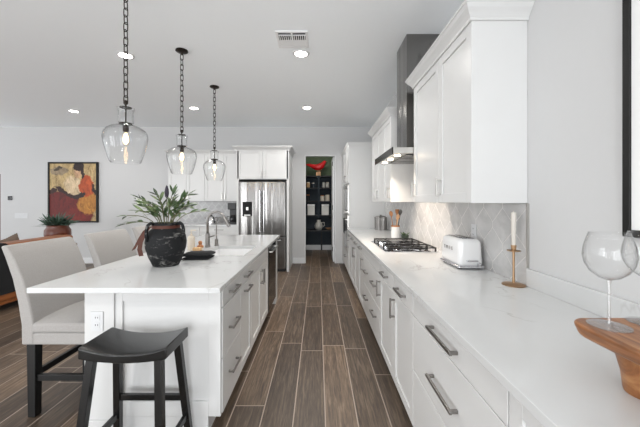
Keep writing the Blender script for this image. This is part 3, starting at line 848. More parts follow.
def leafy(bmL, p, d, length, width, up):
    p, d = Vector(p), Vector(d).normalized()
    s = d.cross(up)
    if s.length < 1e-3: s = d.cross(Vector((1, 0, 0)))
    s.normalize(); n = s.cross(d)
    ks = [(0, 0.05), (0.25, 0.75), (0.5, 1.0), (0.75, 0.7), (1.0, 0.03)]
    L, C, Rr = [], [], []
    for t_, w in ks:
        c = p + d * length * t_ - n * (0.10 * length * t_ * t_)
        L.append(bmL.verts.new(c - s * width * w / 2 + n * width * 0.12 * w)); C.append(bmL.verts.new(c)); Rr.append(bmL.verts.new(c + s * width * w / 2 + n * width * 0.12 * w))
    for i in range(4):
        bmL.faces.new((L[i], C[i], C[i + 1], L[i + 1])); bmL.faces.new((C[i], Rr[i], Rr[i + 1], C[i + 1]))

t = thing('leafy_branches', 'spray of green lance-leaved branches standing in the black vase', 'plant', (vx, vy, 1.12))
bs, bl = BM(), BM()
rnd = random.Random(11)
tips = [(-0.33, -0.02, 0.10), (-0.31, -0.06, 0.04), (-0.25, 0.05, 0.21), (-0.16, -0.08, 0.22), (-0.10, 0.04, 0.25), (-0.03, -0.05, 0.23), (0.03, 0.05, 0.27), (0.10, -0.06, 0.24), (0.17, 0.03, 0.25), (0.22, -0.05, 0.18), (0.28, 0.04, 0.13), (-0.22, 0.12, 0.15), (0.14, 0.14, 0.17), (0.05, -0.16, 0.16), (-0.12, -0.17, 0.14), (0.0, 0.10, 0.21), (-0.19, -0.02, 0.17), (0.19, -0.12, 0.12), (-0.06, -0.12, 0.19), (0.12, 0.02, 0.19)]
for (dx, dy, dz) in tips:
    p0 = Vector((vx + dx * 0.12, vy + dy * 0.2, 1.13)); p1 = Vector((vx + dx * 0.22, vy + dy * 0.22, 1.27 + dz * 0.35)); p2 = Vector((vx + dx * 0.86, vy + dy, 1.19 + dz))
    pts = [(p0 * (1 - s) ** 2 + p1 * 2 * s * (1 - s) + p2 * s * s) for s in [i / 9 for i in range(10)]]
    tube(bs, pts, 0.003, 5)
    for i in range(3, 10):
        if pts[i].z < 1.265 and (pts[i] - Vector((vx, vy, pts[i].z))).length < 0.14: continue
        T = (pts[i] - pts[i - 1]).normalized()
        for sgn in (-1, 1):
            if rnd.random() < 0.32: continue
            side_ = T.cross(Vector((0.6 * rnd.uniform(-1, 1), 0.9 * rnd.uniform(-1, 1), 1))).normalized()
            d = T * rnd.uniform(0.7, 1.1) + side_ * sgn * rnd.uniform(0.5, 0.9) + Vector((0, 0, rnd.uniform(-0.2, 0.3)))
            leafy(bl, pts[i], d, rnd.uniform(0.06, 0.095), rnd.uniform(0.018, 0.026), Vector((rnd.uniform(-.6, .6), rnd.uniform(-1.2, 0.1), 1)))
    leafy(bl, pts[-1], pts[-1] - pts[-2], 0.085, 0.022, Vector((0, -0.4, 1)))
obj('stems', bs, 'stem', t, smooth=True)
ol = obj('leaves', bl, 'leaf', t, smooth=True)
b = BM(); tube(b, [(vx - 0.0, vy, 1.15), (vx + 0.005, vy, 1.43)], 0.003, 6)
k = obj('flower_stalk', b, 'stem', t)
b = BM(); lathe(b, [(0, 1.42), (0.011, 1.43), (0.016, 1.46), (0.013, 1.49), (0.006, 1.515), (0, 1.52)], (vx + 0.005, vy), 10); obj('flower_spike', b, 'bud', k)

# ---------------------------------------------------------------- seating
def make_chair(loc, label):
    """bar chair facing +X; loc = floor point under the middle of the seat"""
    cx, cy, _ = loc
    t = thing('bar_chair', label, 'chair', loc, None)
    y0, y1 = cy - 0.265, cy + 0.265
    xb, xf_ = cx - 0.243, cx + 0.235
    b = BM(); box(b, xb + 0.0, xf_, y0 + 0.003, y1 - 0.003, 0.472, 0.549); obj('seat_base', b, 'fabric', t, bevel=0.012, seg=3)
    b = BM()
    nx, ny = 7, 7
    topv = []
    x0c, x1c, z0 = xb + 0.06, xf_ + 0.005, 0.550
    for i in range(nx):
        row = []
        for j in range(ny):
            u, v = i / (nx - 1), j / (ny - 1)
            crownz = 0.060 + 0.03 * math.sin(PI * v) ** 0.6 * math.sin(PI * min(1, 0.15 + u * 0.85)) ** 0.6
            row.append(b.verts.new((x0c + (x1c - x0c) * u, y0 + (y1 - y0) * v, z0 + crownz)))
        topv.append(row)
    botv = [[b.verts.new((x0c + (x1c - x0c) * i / (nx - 1), y0 + (y1 - y0) * j / (ny - 1), z0)) for j in range(ny)] for i in range(nx)]
    for i in range(nx - 1):
        for j in range(ny - 1):
            b.faces.new((topv[i][j], topv[i + 1][j], topv[i + 1][j + 1], topv[i][j + 1])); b.faces.new((botv[i][j], botv[i][j + 1], botv[i + 1][j + 1], botv[i + 1][j]))
    for i in range(nx - 1):
        b.faces.new((topv[i][0], botv[i][0], botv[i + 1][0], topv[i + 1][0])); b.faces.new((topv[i][-1], topv[i + 1][-1], botv[i + 1][-1], botv[i][-1]))
    for j in range(ny - 1):
        b.faces.new((topv[0][j], topv[0][j + 1], botv[0][j + 1], botv[0][j])); b.faces.new((topv[-1][j], botv[-1][j], botv[-1][j + 1], topv[-1][j + 1]))
    obj('seat_cushion', b, 'fabric', t, bevel=0.014, seg=3, smooth='auto')
    b = BM()   # reclined, slightly curved backrest, side profile swept across the width
    rear = [(0.0, 0.474), (-0.002, 0.60), (-0.025, 0.75), (-0.06, 0.90), (-0.105, 1.03), (-0.135, 1.105)]
    front = [(0.080, 0.474), (0.076, 0.62), (0.052, 0.75), (0.008, 0.90), (-0.046, 1.03), (-0.092, 1.102)]
    poly = [(xb + x, z) for x, z in rear] + [(xb - 0.116, 1.114)] + [(xb + x, z) for x, z in front[::-1]]
    ns = 6
    loops = []
    for s in range(ns + 1):
        v = s / ns; yy = y0 + (y1 - y0) * v; bow = -0.012 * math.sin(PI * v)
        loops.append([b.verts.new((x + bow * max(0, (z - 0.6)) * 2, yy, z)) for x, z in poly])
    b.faces.new(loops[0]); b.faces.new(loops[-1][::-1])
    for A, B in zip(loops, loops[1:]):
        for i in range(len(poly)): b.faces.new((A[i], B[i], B[(i + 1) % len(poly)], A[(i + 1) % len(poly)]))
    obj('backrest', b, 'fabric', t, bevel=0.012, seg=3, smooth='auto')
    legs = [(xb + 0.055, y0 + 0.035), (xb + 0.055, y1 - 0.035), (xf_ - 0.04, y0 + 0.035), (xf_ - 0.04, y1 - 0.035)]
    for i, (x, y) in enumerate(legs):
        b = BM(); leg4(b, (x, y, 0.473), (x, y, 0.0), 0.056 if i < 2 else 0.05, 0.048 if i < 2 else 0.04); obj('leg', b, 'black_leg', t, bevel=0.003)
    for p, q in (((legs[0][0], legs[0][1], 0.25), (legs[2][0], legs[2][1], 0.25)), ((legs[1][0], legs[1][1], 0.25), (legs[3][0], legs[3][1], 0.25)),
                 ((legs[0][0], legs[0][1], 0.27), (legs[1][0], legs[1][1], 0.27)), ((legs[2][0], legs[2][1], 0.21), (legs[3][0], legs[3][1], 0.21))):
        b = BM(); beam(b, p, q, 0.026, 0.04); obj('stretcher', b, 'black_leg', t, bevel=0.002)
    return t
chairs = [make_chair((-1.665, 2.225, 0), 'pale grey upholstered bar chair nearest the camera, at the island')]
CG = 'upholstered bar chairs along the island'
chairs[0]['group'] = CG
dup(chairs[0], (-1.665, 2.915, 0), 'middle pale upholstered bar chair of the row, half hidden by the vase', group=CG)
dup(chairs[0], (-1.665, 3.60, 0), 'farthest pale upholstered bar chair, behind the vase leaves', group=CG)

# black saddle stool
sx, sy = -0.959, 1.619
t = thing('saddle_stool', 'black wooden saddle-seat stool at the near end of the island', 'stool', (sx, sy, 0))
b = BM()
hw, hd = 0.216, 0.133
nx = 14
T_, B_ = [], []
for i in range(nx + 1):
    u = -1 + 2 * i / nx
    dip = 0.034 * abs(u) ** 2.2
    for L, z in ((T_, 0.650 + dip), (B_, 0.606 + dip * 0.55)):
        L.append([b.verts.new((sx + u * hw, sy + v * (hd - 0.004 * abs(u)), z - (0.004 if abs(v) == 1 and L is T_ else 0))) for v in (-1, -0.85, 0, 0.85, 1)])
for L in (T_, B_):
    for i in range(nx):
        for j in range(4): b.faces.new((L[i][j], L[i + 1][j], L[i + 1][j + 1], L[i][j + 1]))
for i in range(nx):
    for j in (0, 4): b.faces.new((T_[i][j], T_[i + 1][j], B_[i + 1][j], B_[i][j]))
for i in (0, nx):
    for j in range(4): b.faces.new((T_[i][j], T_[i][j + 1], B_[i][j + 1], B_[i][j]))
obj('seat', b, 'black_wood', t, bevel=0.006, seg=3, smooth='auto')
feet = {}
for s in (-1, 1):
    for q in (-1, 1):
        tp = Vector((sx + s * 0.168, sy + q * 0.098, 0.620)); ft = Vector((sx + s * 0.210, sy + q * 0.165, 0))
        feet[s, q] = (tp, ft)
        b = BM(); leg4(b, tp, ft, 0.038, 0.036); obj('leg', b, 'black_wood', t, bevel=0.003)
def on(s, q, z):
    tp, ft = feet[s, q]; return ft + (tp - ft) * (z / tp.z)
for q in (-1, 1):
    zs = 0.275 if q > 0 else 0.12
    b = BM(); beam(b, on(-1, q, zs), on(1, q, zs), 0.02, 0.034); obj('stretcher', b, 'black_wood', t, bevel=0.002)
for s in (-1, 1):
    b = BM(); beam(b, on(s, -1, 0.165), on(s, 1, 0.165), 0.02, 0.034); obj('stretcher', b, 'black_wood', t, bevel=0.002)

# ---------------------------------------------------------------- pendants
def make_pendant(x, y, label):
    t = thing('pendant_light', label, 'pendant light', (x, y, 1.695), 'clear glass pendants over the island')
    b = BM(); lathe(b, [(0, CEIL - 0.0005), (0.064, CEIL - 0.0005), (0.066, CEIL - 0.012), (0.05, CEIL - 0.022), (0.018, CEIL - 0.026), (0.012, CEIL - 0.05), (0, CEIL - 0.05)], (x, y), 28); obj('canopy', b, 'bronze', t, smooth='auto')
    b = BM()
    z, k, L, wdt = CEIL - 0.04, 0, 0.070, 0.0155
    while z > 2.175:
        pts = []
        for i in range(16):
            a = 2 * PI * i / 16
            h = (L / 2 - wdt) * (1 if math.sin(a) > 0 else -1) if abs(math.sin(a)) > 1e-6 else 0
            lat, vert = wdt * math.cos(a), wdt * math.sin(a) + h
            pts.append((x + (lat if k % 2 == 0 else lat * 0.25), y + (0 if k % 2 == 0 else lat * 0.95), z - L / 2 + vert))
        tube(b, pts, 0.0040, 7, closed=True)
        z -= L - 0.013; k += 1
    obj('chain', b, 'bronze', t, smooth=True)
    b = BM(); tube(b, [(x, y, z + 0.012), (x, y, 1.985)], 0.006, 10); lathe(b, [(0, 2.155), (0.012, 2.155), (0.014, 2.17), (0.009, 2.185), (0, 2.187)], (x, y), 14); obj('rod', b, 'bronze', t, smooth='auto')
    b = BM(); lathe(b, [(0, 2.125), (0.042, 2.125), (0.042, 2.131), (0.012, 2.138), (0, 2.138)], (x, y), 28); obj('neck_cap', b, 'bronze', t, smooth='auto')
    b = BM(); lathe(b, [(0, 1.997), (0.045, 1.997), (0.045, 2.005), (0.02, 2.012), (0, 2.012)], (x, y), 28); obj('shade_cap', b, 'bronze', t, smooth='auto')
    b = BM()
    pf = [(0.050, 2.004), (0.056, 2.012), (0.053, 2.05), (0.054, 2.09), (0.062, 2.118), (0.062, 2.124), (0.058, 2.124), (0.050, 2.09), (0.049, 2.05), (0.050, 2.012)]
    lathe(b, pf, (x, y), 40, closed=True); obj('glass_neck', b, 'glass', t, smooth=True)
    b = BM()
    outp = [(0.046, 1.996), (0.068, 1.989), (0.104, 1.975), (0.134, 1.955), (0.151, 1.928), (0.156, 1.895), (0.150, 1.85), (0.138, 1.80), (0.122, 1.745), (0.108, 1.707), (0.100, 1.697)]
    inp = [(r - 0.003, z_ - 0.001) for r, z_ in outp[::-1]]
    lathe(b, outp + inp, (x, y), 48, closed=True); obj('glass_shade', b, 'glass', t, smooth=True)
    b = BM(); lathe(b, [(0, 1.996), (0.021, 1.996), (0.021, 1.945), (0.016, 1.94), (0, 1.94)], (x, y), 20); obj('socket', b, 'bronze', t, smooth='auto')
    b = BM(); lathe(b, [(0.012, 1.944), (0.014, 1.93), (0.026, 1.89), (0.029, 1.865), (0.022, 1.84), (0, 1.828)], (x, y), 20); k = obj('bulb', b, 'bulbglass', t, smooth=True)
    b = BM(); lathe(b, [(0, 1.93), (0.009, 1.925), (0.017, 1.89), (0.018, 1.865), (0, 1.84)], (x, y), 12); obj('filament', b, 'filament', k, smooth=True)
    return t
p1 = make_pendant(-1.50, 2.38, 'glass pendant nearest the camera, its ceiling mount out of frame')
for y, lab in ((3.36, 'middle glass pendant of the three over the island'), (4.42, 'farthest and smallest-looking glass pendant over the island')):
    dup(p1, (-1.50, y, 1.695), lab)

# ---------------------------------------------------------------- ceiling fittings
def downlight(x, y, label):
    t = thing('recessed_light', label, 'ceiling light', (x, y, CEIL), 'recessed ceiling lights')
    b = BM(); lathe(b, [(0.066, CEIL - 0.0005), (0.095, CEIL - 0.0005), (0.093, CEIL - 0.006), (0.068, CEIL - 0.009)], (x, y), 32, closed=True); obj('trim_ring', b, 'trim', t, smooth='auto')
    b = BM(); cyl(b, (x, y), 0.067, CEIL - 0.006, CEIL - 0.0008, 28); obj('diffuser', b, 'lamp', t)
    lamp('downlight_lamp', t, (x, y, CEIL - 0.02), 'SPOT', 50, (1, 0.97, 0.93), 0.07, math.radians(155))
    return t
d0 = downlight(-0.19, 3.43, 'round recessed ceiling light right beside the square air vent')
for x, y, lab in ((-0.195, 5.42, 'recessed ceiling light nearest the pantry doorway'), (-2.19, 3.47, 'recessed ceiling light just behind the nearest pendant chain'),
                  (-2.2, 1.45, 'added fill light recessed in the ceiling, out of frame above the near end of the island'), (-2.2, -0.6, 'added fill light recessed in the ceiling, out of frame behind the camera at left'), (-0.19, 1.45, 'added fill light recessed in the ceiling, out of frame above the aisle'), (-2.21, 5.44, 'recessed ceiling light between the middle and farthest pendant chains'), (-4.5, 5.62, 'recessed ceiling light at far left, above the painting side')):
    k = dup(d0, (x, y, CEIL), lab)
    if y < 2:      # added lamps out of frame: weak at the island, strong behind the camera
        for c in k.children:
            if c.type == 'LIGHT': c.data = c.data.copy(); c.data.energy = 12 if y > 0 else 70
    if x < -2 and y > 5:   # the two over the great room are dimmer too
        for c in k.children:
            if c.type == 'LIGHT': c.data = c.data.copy(); c.data.energy = 24
t = thing('air_vent', 'white square louvred air vent in the ceiling', 'vent', (-0.26, 3.13, CEIL))
b = BM()
X0, X1, Y0, Y1 = -0.42, -0.10, 2.97, 3.29
box(b, X0, X1, Y0, Y0 + 0.025, CEIL - 0.012, CEIL - 0.0005); box(b, X0, X1, Y1 - 0.025, Y1, CEIL - 0.012, CEIL - 0.0005)
box(b, X0, X0 + 0.025, Y0 + 0.025, Y1 - 0.025, CEIL - 0.012, CEIL - 0.0005); box(b, X1 - 0.025, X1, Y0 + 0.025, Y1 - 0.025, CEIL - 0.012, CEIL - 0.0005)
box(b, -0.268, -0.252, Y0 + 0.025, Y1 - 0.025, CEIL - 0.012, CEIL - 0.0005)
obj('vent_frame', b, 'grate_white', t, bevel=0.002)
b = BM(); box(b, X0 + 0.025, X1 - 0.025, Y0 + 0.025, Y1 - 0.025, CEIL - 0.002, CEIL - 0.0006); obj('duct_opening', b, 'dark_plastic', t)
b = BM()
for i in range(13):
    x = X0 + 0.036 + i * 0.0207
    if abs(x + 0.26) < 0.012: continue
    beam(b, (x, Y0 + 0.075, CEIL - 0.007), (x, Y0 + 0.165, CEIL - 0.007), 0.007, 0.008)
beam(b, (X0 + 0.025, Y0 + 0.07, CEIL - 0.007), (X1 - 0.025, Y0 + 0.07, CEIL - 0.007), 0.006, 0.008)
for i in range(5):
    y = Y0 + 0.178 + i * 0.024; beam(b, (X0 + 0.025, y, CEIL - 0.007), (X1 - 0.025, y, CEIL - 0.007), 0.0225, 0.008)
obj('louvre', b, 'grate_white', t)

# ---------------------------------------------------------------- cooktop and things on the right worktop
CX0, CX1, CY0, CY1, CZ = 0.635, 1.145, 2.87, 3.65, 0.9145
t = thing('gas_cooktop', 'stainless five-burner gas cooktop with black grates set in the right worktop', 'cooktop', (0.89, 3.26, CZ))
b = BM(); box(b, CX0, CX1, CY0, CY1, CZ, CZ + 0.009); obj('tray', b, 'chrome', t, bevel=0.003)
burn = [(0.99, 3.00, 0.045), (0.99, 3.52, 0.045), (0.78, 3.00, 0.036), (0.78, 3.52, 0.036), (0.93, 3.26, 0.058)]
for x, y, r in burn:
    b = BM(); lathe(b, [(0, CZ + 0.009), (r * 1.25, CZ + 0.009), (r * 1.2, CZ + 0.015), (0, CZ + 0.015)], (x, y), 24); k = obj('burner', b, 'chrome', t, smooth='auto')
    b = BM(); lathe(b, [(0, CZ + 0.015), (r, CZ + 0.015), (r, CZ + 0.023), (r * 0.8, CZ + 0.026), (0, CZ + 0.026)], (x, y), 24); obj('burner_cap', b, 'cast', k, smooth='auto')
for i in range(3):
    y0, y1 = CY0 + 0.02 + i * 0.249, CY0 + 0.02 + (i + 1) * 0.249 - 0.006
    xa = 0.665 if i != 1 else 0.755
    b = BM(); zt = CZ + 0.040
    for y in (y0 + 0.006, y1 - 0.006): beam(b, (xa, y, zt), (1.125, y, zt), 0.009, 0.011)
    for x in (xa + 0.006, 1.119): beam(b, (x, y0, zt), (x, y1, zt), 0.009, 0.011)
    ym = (y0 + y1) / 2
    beam(b, (xa, ym, zt), (1.125, ym, zt), 0.007, 0.010)
    for f in ((0.27, 0.73) if i != 1 else (0.5,)): beam(b, (xa + (1.125 - xa) * f, y0, zt), (xa + (1.125 - xa) * f, y1, zt), 0.007, 0.010)
    for x in (xa + 0.008, 1.117):
        for y in (y0 + 0.008, y1 - 0.008): leg4(b, (x, y, zt), (x, y, CZ + 0.009), 0.013, 0.015)
    obj('grate', b, 'cast', t, bevel=0.0015)
for i in range(5):
    y = 3.12 + i * 0.07
    b = BM(); lathe(b, [(0, CZ + 0.009), (0.021, CZ + 0.009), (0.018, CZ + 0.032), (0, CZ + 0.034)], (0.695, y), 18); obj('knob', b, 'chrome', t, smooth='auto')

# toaster
t = thing('toaster', 'white retro four-slice toaster with chrome base on the right worktop', 'toaster', (1.085, 2.32, 0.914))
TX0, TX1, TY_0, TY_1, TZ0, TZ1 = 0.995, 1.175, 2.155, 2.485, 0.934, 1.128
b = BM()
box(b, TX0, TX1, TY_0, TY_1, TZ0, TZ1)
for v in b.verts:
    if v.co.z > 1.0:
        v.co.x = 1.085 + (v.co.x - 1.085) * 0.90; v.co.y = 2.32 + (v.co.y - 2.32) * 0.955
obj('body', b, 'enamel', t, bevel=0.034, seg=7, smooth=True)
b = BM()
box(b, TX0 - 0.002, TX1 + 0.002, TY_0 - 0.002, TY_1 + 0.002, 0.922, 0.940)
obj('base_band', b, 'chrome', t, bevel=0.008, seg=3, smooth='auto')
for x in (TX0 + 0.025, TX1 - 0.025):
    for y in (TY_0 + 0.035, TY_1 - 0.035):
        b = BM(); cyl(b, (x, y), 0.012, 0.9142, 0.924, 14); obj('foot', b, 'dark_plastic', t)
b = BM(); box(b, 1.035, 1.135, 2.195, 2.445, TZ1 - 0.002, TZ1 + 0.003); k = obj('slot_plate', b, 'chrome', t, bevel=0.002)
for x in (1.06, 1.11):
    b = BM(); box(b, x - 0.017, x + 0.017, 2.205, 2.435, TZ1 + 0.003, TZ1 + 0.0045); obj('slot', b, 'black_gloss', k)
b = BM(); box(b, 1.045, 1.125, TY_0 - 0.022, TY_0 + 0.004, 0.972, 0.983); obj('lever', b, 'chrome', t, bevel=0.005, seg=3)
b = BM(); tube(b, [(1.135, TY_0 + 0.004, 0.955), (1.135, TY_0 - 0.016, 0.955)], 0.012, 16); obj('browning_knob', b, 'chrome', t, smooth='auto')
for q, chs in enumerate('SMEG'):
    fc = bpy.data.curves.new('letter', 'FONT'); fc.body = chs; fc.size = 0.036; fc.extrude = 0.0015; fc.align_x = 'CENTER'
    fo = bpy.data.objects.new('letter_curve', fc); COL.objects.link(fo)
    bpy.context.view_layer.update()
    tm = bpy.data.meshes.new_from_object(fo.evaluated_get(bpy.context.evaluated_depsgraph_get()))
    bpy.data.objects.remove(fo)
    lo = bpy.data.objects.new('letter', tm); COL.objects.link(lo); tm.materials.clear(); tm.materials.append(M['nickel'])
    lo.parent = t; lo.rotation_euler = (PI / 2, 0, -PI / 2); ORG[lo] = ORG[t]
    lo.location = Vector((0.9995, 2.405 - q * 0.042, 1.035)) - ORG[t]

# candlestick
cx, cy = 1.132, 1.765
t = thing('candlestick', 'slim brass candlestick with round foot and drip pan below the upper cabinet end', 'candlestick', (cx, cy, 0.914))
b = BM(); lathe(b, [(0, 0.9142), (0.060, 0.9142), (0.061, 0.919), (0.050, 0.923), (0.012, 0.928), (0.0, 0.928)], (cx, cy), 32); obj('foot', b, 'brass', t, smooth='auto')
b = BM(); lathe(b, [(0, 0.926), (0.0075, 0.926), (0.006, 1.0), (0.007, 1.108), (0, 1.108)], (cx, cy), 14); obj('stem', b, 'brass', t, smooth='auto')
b = BM(); lathe(b, [(0, 1.106), (0.034, 1.110), (0.036, 1.115), (0.012, 1.113), (0, 1.113)], (cx, cy), 28); obj('drip_pan', b, 'brass', t, smooth='auto')
b = BM(); lathe(b, [(0.0, 1.113), (0.012, 1.113), (0.015, 1.145), (0.0, 1.145)], (cx, cy), 18); obj('candle_cup', b, 'brass', t, smooth='auto')
t = thing('taper_candle', 'unlit white taper candle standing in the brass candlestick', 'candle', (cx, cy, 1.146))
b = BM(); lathe(b, [(0, 1.1455), (0.011, 1.1455), (0.0145, 1.33), (0.012, 1.334), (0, 1.334)], (cx, cy), 20); obj('wax', b, 'wax', t, smooth='auto')
b = BM(); tube(b, [(cx, cy, 1.333), (cx, cy, 1.343)], 0.0012, 6); obj('wick', b, 'cream', t)

# canister, crock, succulent
t = thing('canister', 'ribbed grey metal canister at the far end of the right worktop', 'canister', (1.06, 5.15, 0.914))
b = BM()
n = 36; pr = []
ring = lambda z, k: [b.verts.new((1.06 + (0.098 + (0.004 if i % 2 else 0)) * k * math.cos(2 * PI * i / (2 * n)), 5.15 + (0.098 + (0.004 if i % 2 else 0)) * k * math.sin(2 * PI * i / (2 * n)), z)) for i in range(2 * n)]
rs = [ring(0.9142, 1), ring(1.11, 1), ring(1.118, 1.04), ring(1.13, 1.04)]
for A, B in zip(rs, rs[1:]):
    for i in range(2 * n): b.faces.new((A[i], A[(i + 1) % (2 * n)], B[(i + 1) % (2 * n)], B[i]))
b.faces.new(rs[0][::-1]); b.faces.new(rs[-1])
obj('body', b, 'nickel', t)
b = BM(); lathe(b, [(0, 1.13), (0.09, 1.13), (0.08, 1.145), (0.015, 1.152), (0.018, 1.168), (0, 1.17)], (1.06, 5.15), 28); obj('lid', b, 'nickel', t, smooth='auto')
ux, uy = 1.02, 4.02
t = thing('utensil_crock', 'white ceramic utensil crock beyond the cooktop', 'crock', (ux, uy, 0.914))
b = BM(); lathe(b, [(0, 0.9142), (0.052, 0.9142), (0.055, 0.92), (0.055, 1.075), (0.05, 1.075), (0.05, 0.925), (0, 0.922)], (ux, uy), 28); obj('body', b, 'enamel', t, smooth='auto')
b = BM(); lathe(b, [(0.0555, 1.062), (0.0575, 1.062), (0.0575, 1.079), (0.0505, 1.079), (0.0505, 1.0755), (0.0555, 1.0755)], (ux, uy), 28, closed=True); obj('wooden_rim', b, 'wood_tool', t, smooth='auto')
tools = [(-0.02, 0.0, -0.05, 0.01, 1.20, 'wooden_spoon', 'spoon', 'wooden spoon leaning left in the white crock'), (0.015, 0.015, 0.03, 0.03, 1.22, 'wooden_spatula', 'spatula', 'wooden spatula standing upright in the white crock'),
         (0.02, -0.02, 0.055, -0.02, 1.22, 'ladle', 'ladle', 'dark metal ladle leaning right in the white crock'), (0.0, -0.02, 0.015, -0.05, 1.16, 'serving_spoon', 'spoon', 'short pale spoon leaning forward in the white crock')]
for (x0, y0, x1, y1, zt, nm, cat, lab) in tools:
    p, q = Vector((ux + x0 * 0.6, uy + y0 * 0.6, 0.927)), Vector((ux + x1, uy + y1, zt))
    t = thing(nm, lab, cat, p)
    mat = 'dark_steel' if nm == 'ladle' else ('block' if nm == 'serving_spoon' else 'wood_tool')
    b = BM(); tube(b, [p, q], 0.0055, 8); obj('shaft', b, mat, t, smooth='auto')
    d = (q - p).normalized(); b = BM()
    ws = [0.006, 0.018, 0.024, 0.022, 0.008] if nm != 'wooden_spatula' else [0.006, 0.016, 0.024, 0.027, 0.026]
    lo_, hi_ = [], []
    for i, w in enumerate(ws):
        c = q + d * (0.02 * i - 0.01)
        lo_.append([b.verts.new(c + Vector((-w, -0.004, 0))), b.verts.new(c + Vector((w, -0.004, 0))), b.verts.new(c + Vector((w, 0.004, 0))), b.verts.new(c + Vector((-w, 0.004, 0)))])
    for A, B in zip(lo_, lo_[1:]):
        for i in range(4): b.faces.new((A[i], A[(i + 1) % 4], B[(i + 1) % 4], B[i]))
    b.faces.new(lo_[0][::-1]); b.faces.new(lo_[-1]); obj('blade' if nm == 'wooden_spatula' else 'bowl', b, mat, t, bevel=0.002)
gx, gy = 1.10, 3.86
t = thing('potted_herb', 'tiny green plant in a dark green pot behind the cooktop', 'plant', (gx, gy, 0.914))
b = BM(); lathe(b, [(0, 0.9142), (0.036, 0.9142), (0.048, 0.94), (0.048, 0.97), (0.043, 0.97), (0.04, 0.955), (0, 0.955)], (gx, gy), 24); obj('pot', b, 'green_glaze', t, smooth='auto')
b = BM(); rn = random.Random(3)
for i in range(40):
    a = rn.uniform(0, 2 * PI); leafy(b, (gx + 0.02 * math.cos(a), gy + 0.02 * math.sin(a), 0.956), (math.cos(a) * rn.uniform(.2, .9), math.sin(a) * rn.uniform(.2, .9), 1), rn.uniform(0.03, 0.065), 0.018, Vector((-0.3, -0.3, 1)))
obj('leaves', b, 'leaf', t, smooth=True)

# wooden stand with balloon glasses
BZ = 1.070
t = thing('serving_stand', 'honey-coloured wooden footed serving board holding wine glasses at right edge', 'stand', (0.86, 0.62, 0.914))
def rrect(x0, x1, y0, y1, r, n=8):
    out = []
    for (cx_, cy_, a0) in ((x1 - r, y1 - r, 0), (x0 + r, y1 - r, PI / 2), (x0 + r, y0 + r, PI), (x1 - r, y0 + r, 3 * PI / 2)):
        for i in range(n + 1):
            a = a0 + PI / 2 * i / n; out.append((cx_ + r * math.cos(a), cy_ + r * math.sin(a)))
    return out
P = rrect(0.700, 1.06, 0.40, 0.872, 0.05)
b = BM(); prism(b, P, lambda p: (0.88 + (p[0] - 0.88) * 0.93, 0.636 + (p[1] - 0.636) * 0.95, BZ - 0.040), lambda p: (p[0], p[1], BZ))
obj('board', b, 'board', t, bevel=0.013, seg=4, smooth='auto')
for (x, y) in ((0.822, 0.765), (0.822, 0.50), (0.97, 0.765), (0.97, 0.50)):
    b = BM(); lathe(b, [(0, 0.9142), (0.040, 0.9142), (0.042, 0.92), (0.046, 0.96), (0.056, 1.0), (0.064, 1.030), (0, 1.030)], (x, y), 24); obj('foot', b, 'board', t, smooth='auto')
def make_glass(x, y, label):
    t = thing('wine_glass', label, 'wine glass', (x, y, BZ), 'balloon wine glasses on the wooden stand')
    b = BM(); lathe(b, [(0, BZ + 0.0003), (0.046, BZ + 0.0003), (0.046, BZ + 0.002), (0.02, BZ + 0.004), (0.006, BZ + 0.008), (0, BZ + 0.008)], (x, y), 40); obj('base', b, 'glassfoot', t, smooth='auto')
    b = BM(); lathe(b, [(0, BZ + 0.006), (0.0055, BZ + 0.008), (0.0036, BZ + 0.03), (0.0034, BZ + 0.11), (0.006, BZ + 0.122), (0, BZ + 0.125)], (x, y), 16); obj('stem', b, 'glassfoot', t, smooth='auto')
    o1 = [(0.005, 0.121), (0.022, 0.127), (0.040, 0.142), (0.051, 0.163), (0.0555, 0.185), (0.053, 0.208), (0.047, 0.230), (0.042, 0.247)]
    i1 = [(max(r - 0.0012, 0.001), z + (0.0012 if k < 3 else 0)) for k, (r, z) in enumerate(o1)][::-1]
    b = BM(); lathe(b, [(r, BZ + z) for r, z in o1 + i1], (x, y), 48, closed=True); obj('bowl', b, 'wineglass', t, smooth=True)
    return t
g0 = make_glass(0.768, 0.805, 'balloon wine glass fully in view at the corner of the wooden stand')
dup(g0, (0.893, 0.822, BZ), 'balloon wine glass cut by the right edge, beyond the full one')
dup(g0, (0.825, 0.695, BZ), 'balloon wine glass mostly out of frame, nearest, only its base edge showing')

# framed picture on the right wall
t = thing('picture_frame', 'large black framed panel on the right wall, cut by the right edge', 'picture frame', (RW - 0.015, 0.72, 1.262))
b = BM()
fx0, fx1 = RW - 0.022, RW - 0.0005
fy0, fy1, fz0, fz1, fw = 0.22, 1.192, 1.262, 2.60, 0.028
box(b, fx0, fx1, fy1 - fw, fy1, fz0, fz1); box(b, fx0, fx1, fy0, fy0 + fw, fz0, fz1)
box(b, fx0, fx1, fy0 + fw, fy1 - fw, fz0, fz0 + fw); box(b, fx0, fx1, fy0 + fw, fy1 - fw, fz1 - fw, fz1)
obj('frame', b, 'black_metal', t, bevel=0.002)
b = BM(); box(b, RW - 0.014, RW - 0.001, fy0 + fw, fy1 - fw, fz0 + fw, fz1 - fw); obj('print', b, 'white_mat', t)

